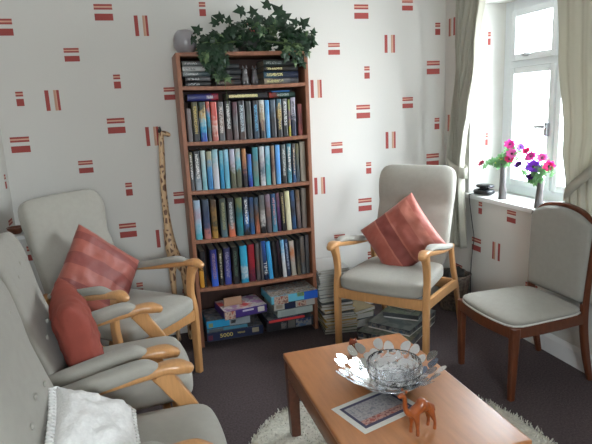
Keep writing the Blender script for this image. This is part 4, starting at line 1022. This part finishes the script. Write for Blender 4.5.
def petm(n, c):
    m = mat(n, c, .6, .3); add_translucent(m, .28, c); return m
M['flstem'] = petm('flower_stem', (.10, .22, .08)); M['flleaf'] = petm('flower_leaf', (.13, .27, .12))
PK = petm('petal_magenta', (.55, .04, .25)); PU = petm('petal_purple', (.20, .04, .50)); LI = petm('petal_lilac', (.40, .18, .70)); RD = petm('petal_crimson', (.60, .02, .15)); DP = petm('petal_dark_purple', (.07, .01, .14)); PI = petm('petal_pink', (.62, .12, .36)); MR = petm('petal_maroon', (.35, .03, .08)); YG = petm('petal_yellow_green', (.45, .50, .08))
g1 = 'artificial flowers in the left vase'; b1 = (2.118, -.605, .985)
flower(b1, 2.12, -.655, 1.115, .036, PK, 'pink flower pointing up, highest in the left vase', g1, 1)
flower(b1, 2.10, -.70, 1.065, .036, PI, 'pink magenta flower in the middle of the left vase bunch', g1, 2)
flower(b1, 2.13, -.735, 1.105, .028, LI, 'lilac flower at upper right of the left vase bunch', g1, 3)
flower(b1, 2.09, -.69, 1.035, .028, RD, 'crimson purple flower low in the left vase bunch', g1, 4, 3)
flower(b1, 2.10, -.42, .985, .026, MR, 'small maroon flower hanging far left of the left vase', g1, 5, 1)
flower(b1, 2.11, -.60, 1.035, .020, YG, 'small yellow-green flower among leaves of the left vase', g1, 16, 5)
flower(b1, 2.11, -.55, 1.005, .014, YG, 'tiny green bud low on the left side of the left vase', g1, 17, 4)
g2 = 'artificial flowers in the right vase'; b2 = (2.10, -.945, .925)
flower(b2, 2.12, -.80, 1.085, .030, RD, 'crimson flower at upper left of the right vase bunch', g2, 6, 1)
flower(b2, 2.10, -.86, 1.06, .036, PK, 'magenta flower above the purple one in the right vase', g2, 7, 2)
flower(b2, 2.10, -.945, 1.06, .034, PI, 'pink flower at the top right of the right vase', g2, 8, 1)
flower(b2, 2.075, -.915, 1.01, .046, PU, 'big violet flower in the centre of the right vase', g2, 9, 3)
flower(b2, 2.10, -.765, 1.005, .032, DP, 'dark purple flower far left of the right vase', g2, 10, 1)
flower(b2, 2.09, -1.01, 1.02, .036, RD, 'crimson magenta flower on the curtain side of the right vase', g2, 11, 2)
flower(b2, 2.07, -.90, .955, .024, DP, 'dark purple flower lowest in the right vase', g2, 12, 4)

ph = thing('sill_gadget', 'small black two-tiered gadget at the curtain end of the window sill', 'device', (2.12, -.42, .7856), R(20)); ph.scale = (1.2, 1.2, 1.15)
bm = bmesh.new(); softbox(bm, .085, .11, .034, 2.6, 3, 8, c=(0, 0, .018)); obj('base', bm, M['black'], ph)
bm = bmesh.new(); softbox(bm, .07, .095, .022, 2.6, 3, 8, c=(.003, -.004, .050)); obj('upper_tier', bm, M['black'], ph)
bm = bmesh.new(); lathe(bm, [(0, .030), (.024, .030), (.024, .044), (0, .044)], 20); obj('neck', bm, M['black'], ph)
bm = bmesh.new(); tube(bm, [(2.085, -.385, .790), (2.052, -.372, .788), (2.045, -.372, .77), (2.062, -.385, .60), (2.068, -.40, .50), (2.07, -.385, .42), (2.066, -.375, .25), (2.065, -.378, .01)], .0028, 7, 8)
tag(obj('cable', bm, M['cable']), 'dark cable hanging from the sill down to the floor', 'cable')

# ------------------------------------------------------------------ corner: basket, bowl on shelf
wb_ = thing('waste_basket', 'brown woven waste basket in the corner behind the armchair', 'basket', (1.985, -.30, 0))
bm = bmesh.new(); N = 40
def wobb(a, z): return 1 + .02 * sin(20 * a + (0 if int(z / .02) % 2 else pi))
lathe(bm, [(0, 0), (.085, 0)] + [(.085 + .025 * i / 12, .02 * i) for i in range(1, 13)] + [(.104, .245), (.10, .235), (.08, .02), (0, .015)], N, wob=wobb); obj('basket_wall', bm, M['basket'], wb_)
bm = bmesh.new(); pr_ = [(.112 * cos(2 * pi * i / 24), .112 * sin(2 * pi * i / 24), .243) for i in range(25)]; tube(bm, pr_, .006, 8, 1); obj('rim', bm, M['basket'], wb_)
bm = bmesh.new(); softbox(bm, .14, .11, .10, 3, 2.6, 8, c=(0, 0, .232), fn=lambda q, p_: q + Vector((0, 0, .014)) * noise.noise(p_ * 3)); tag(obj('crumpled_bag', bm, M['pot'], loc=(1.985, -.30, 0)), 'dark crumpled bag poking out of the waste basket', 'bag')
bm = bmesh.new(); vs = []
sh = [(XL + .002, -.17), (XL + .10, -.17), (XL + .11, -.20), (XL + .11, -.34), (XL + .002, -.36)]
lo = [bm.verts.new((x, y, .785)) for x, y in sh]; hi = [bm.verts.new((x, y, .803)) for x, y in sh]
bm.faces.new(lo[::-1]); bm.faces.new(hi)
for i in range(5): bm.faces.new((lo[i], lo[(i + 1) % 5], hi[(i + 1) % 5], hi[i]))
tag(obj('wall_shelf', bm, M['white'], smooth=False), 'small white shelf on the left wall behind the corner armchair', 'shelf')
bm = bmesh.new(); lathe(bm, [(0, 0), (.02, 0), (.024, .005), (.043, .024), (.046, .036), (.041, .036), (.036, .024), (0, .010)], 28)
tag(obj('wooden_bowl', bm, M['darkwood'], loc=(-.636, -.265, .8036)), 'dark reddish wooden bowl on the little white wall shelf', 'bowl')

# ------------------------------------------------------------------ stacks of magazines
def mag(x, y, z, w, d, th, rz, m, label, group, name='magazine', cat_='magazine'):
    t = thing(name, label, cat_, (x, y, z + .0004), rz, group)
    bm = bmesh.new(); box(bm, -w / 2, w / 2, -d / 2, d / 2, 0, .0012); box(bm, -w / 2, w / 2, -d / 2, d / 2, th - .0012, th); box(bm, w / 2 - .0014, w / 2, -d / 2, d / 2, .0012, th - .0012)
    obj('cover', bm, m, t, smooth=False)
    bm = bmesh.new(); box(bm, -w / 2 + .002, w / 2 - .0015, -d / 2 + .002, d / 2 - .002, .0013, th - .0013); obj('pages', bm, M['pages2'], t, smooth=False)
M['pages2'] = mat('magazine_pages', (.46, .45, .41), .8, .3, mottle=.3, mscale=300, stretch=(1, 1, 6))
mc = [plain('mag_white', (.55, .56, .55)), plain('mag_grey', (.30, .31, .31)), plain('mag_green', (.13, .16, .10)), plain('mag_tan', (.30, .24, .13)), plain('mag_yellow', (.42, .27, .06)), plain('mag_dark', (.06, .065, .07)), plain('mag_navy', (.02, .03, .09))]
ORD = 'lowest second third fourth fifth sixth seventh eighth ninth tenth eleventh twelfth thirteenth fourteenth fifteenth sixteenth seventeenth eighteenth nineteenth twentieth twenty-first twenty-second twenty-third twenty-fourth'.split()
rm = random.Random(21); z = 0; order = [5, 2, 4, 3, 4, 3, 2, 5, 4, 3, 5, 2, 1, 5, 1, 1, 2, 1, 1, 0, 0, 0, 0, 0]
nm_ = len(order)
for i, k in enumerate(order):
    th = .0155 * rm.uniform(.75, 1.2); jx = rm.uniform(-.008, .008)
    spl = (.13 - .008 * i if i < 11 else 0)
    cname = ['white', 'light grey', 'dull green', 'tan', 'mustard', 'dark', 'navy'][k]
    pos = ORD[i] + ' from the floor' if i < nm_ - 1 else 'topmost'
    mag(1.125 + jx + (.012 if i < 11 else 0), -.165 + rm.uniform(-.01, .01) - spl * .8, z, .205, .27 + (.02 if i < 11 else 0), th, R(rm.uniform(-4, 4)) + (R(rm.uniform(-12, 4)) if i < 11 else 0), mc[k], f'{cname} magazine, {pos} in the stack beside the bookcase', 'magazines stacked beside the bookcase')
    z += th + .0009
# under the window armchair
def flatbox(x, y, z, w, d, h, rz, top, label, sides=None):
    t = thing('board_game_box', label, 'board game box', (x, y, z + .0005), rz, 'flat boxes under the window armchair')
    bm = bmesh.new(); box(bm, -w / 2, w / 2, -d / 2, d / 2, h * .25, h, .002)
    for f in bm.faces: f.material_index = 1 if f.calc_center_median().z > h - .001 else 0
    obj('lid', bm, [sides or mc[5], top], t, smooth=False)
    bm = bmesh.new(); box(bm, -w / 2 + .004, w / 2 - .004, -d / 2 + .004, d / 2 - .004, 0, h * .25 + .002); obj('tray', bm, M['paper'], t, smooth=False)
gr_ = picture_mat('lid_green', [(.10, .12, .08), (.16, .18, .12), (.08, .10, .08), (.2, .2, .16)], 14, 3); gr2 = picture_mat('lid_greygreen', [(.14, .17, .15), (.20, .22, .20), (.10, .12, .12)], 12, 8)
flatbox(1.46, -.50, 0, .44, .34, .045, R(41), gr_, 'large dull green game box lowest under the window armchair', dim)
flatbox(1.50, -.49, .0465, .38, .28, .038, R(36), gr2, 'grey-green game box second from the floor under the armchair', dim)
flatbox(1.56, -.43, .0865, .30, .22, .035, R(48), gr_, 'smaller green game box third up under the window armchair')
flatbox(1.60, -.42, .1235, .22, .16, .020, R(30), picture_mat('lid_blue', [(.10, .16, .20), (.25, .28, .30), (.1, .12, .14)], 20, 2), 'small blue-grey box topmost under the window armchair')
mag(1.265, -.24, 0, .20, .25, .05, R(12), mc[6], 'thick navy folder on the floor right of the magazine stack', None, 'folder', 'folder')
mag(1.262, -.235, .052, .19, .25, .035, R(6), mc[2], 'dull green folder lying on the navy one', None, 'folder', 'folder')
mag(1.262, -.24, .089, .19, .24, .02, R(18), mc[3], 'tan folder topmost on the navy and green ones', None, 'folder', 'folder')

# ------------------------------------------------------------------ light
w = bpy.data.worlds.new('sky'); S.world = w; w.use_nodes = True; nt = w.node_tree; bg = nt.nodes['Background']
tc = nt.nodes.new('ShaderNodeTexCoord'); sp = nt.nodes.new('ShaderNodeSeparateXYZ'); rp = nt.nodes.new('ShaderNodeValToRGB')
nt.links.new(tc.outputs['Generated'], sp.inputs[0]); nt.links.new(sp.outputs['Z'], rp.inputs['Fac'])
rp.color_ramp.elements[0].position = .0; rp.color_ramp.elements[0].color = (.62, .66, .68, 1); rp.color_ramp.elements[1].position = .35; rp.color_ramp.elements[1].color = (.84, .93, 1, 1)
nt.links.new(rp.outputs[0], bg.inputs['Color']); bg.inputs['Strength'].default_value = 46.0
def portal(loc, rot, sx, sy):
    l = bpy.data.lights.new('daylight_portal', 'AREA'); l.shape = 'RECTANGLE'; l.size = sx; l.size_y = sy; l.cycles.is_portal = True
    o = bpy.data.objects.new('daylight_portal', l); COL.objects.link(o); o.location = loc; o.rotation_euler = rot
portal((XR + T + .03, (WY0 + WY1) / 2, (.785 + WZ1) / 2), (0, R(90), 0), WZ1 - .785, WY1 - WY0)
portal(((RX0 + RX1) / 2, YF - .14, (RZ0 + RZ1) / 2), (R(90), 0, 0), RX1 - RX0, RZ1 - RZ0)
sl = bpy.data.lights.new('sun', 'SUN'); sl.energy = 7.; sl.angle = R(6); sl.color = (1., .97, .92)
so_ = bpy.data.objects.new('sun', sl); COL.objects.link(so_); so_.rotation_euler = Vector((.13, -.75, .62)).to_track_quat('Z', 'Y').to_euler(); so_.location = (3, -4, 4)
S.view_settings.view_transform = 'Standard'; S.view_settings.look = 'None'; S.view_settings.gamma = 1; S.view_settings.use_curve_mapping = False
S.view_settings.exposure = 0.0
S.cycles.max_bounces = 10; S.cycles.diffuse_bounces = 5; S.cycles.glossy_bounces = 5; S.cycles.transmission_bounces = 8; S.cycles.transparent_max_bounces = 8
S.cycles.use_denoising = True; S.cycles.caustics_reflective = False; S.cycles.caustics_refractive = False; S.cycles.sample_clamp_indirect = 6
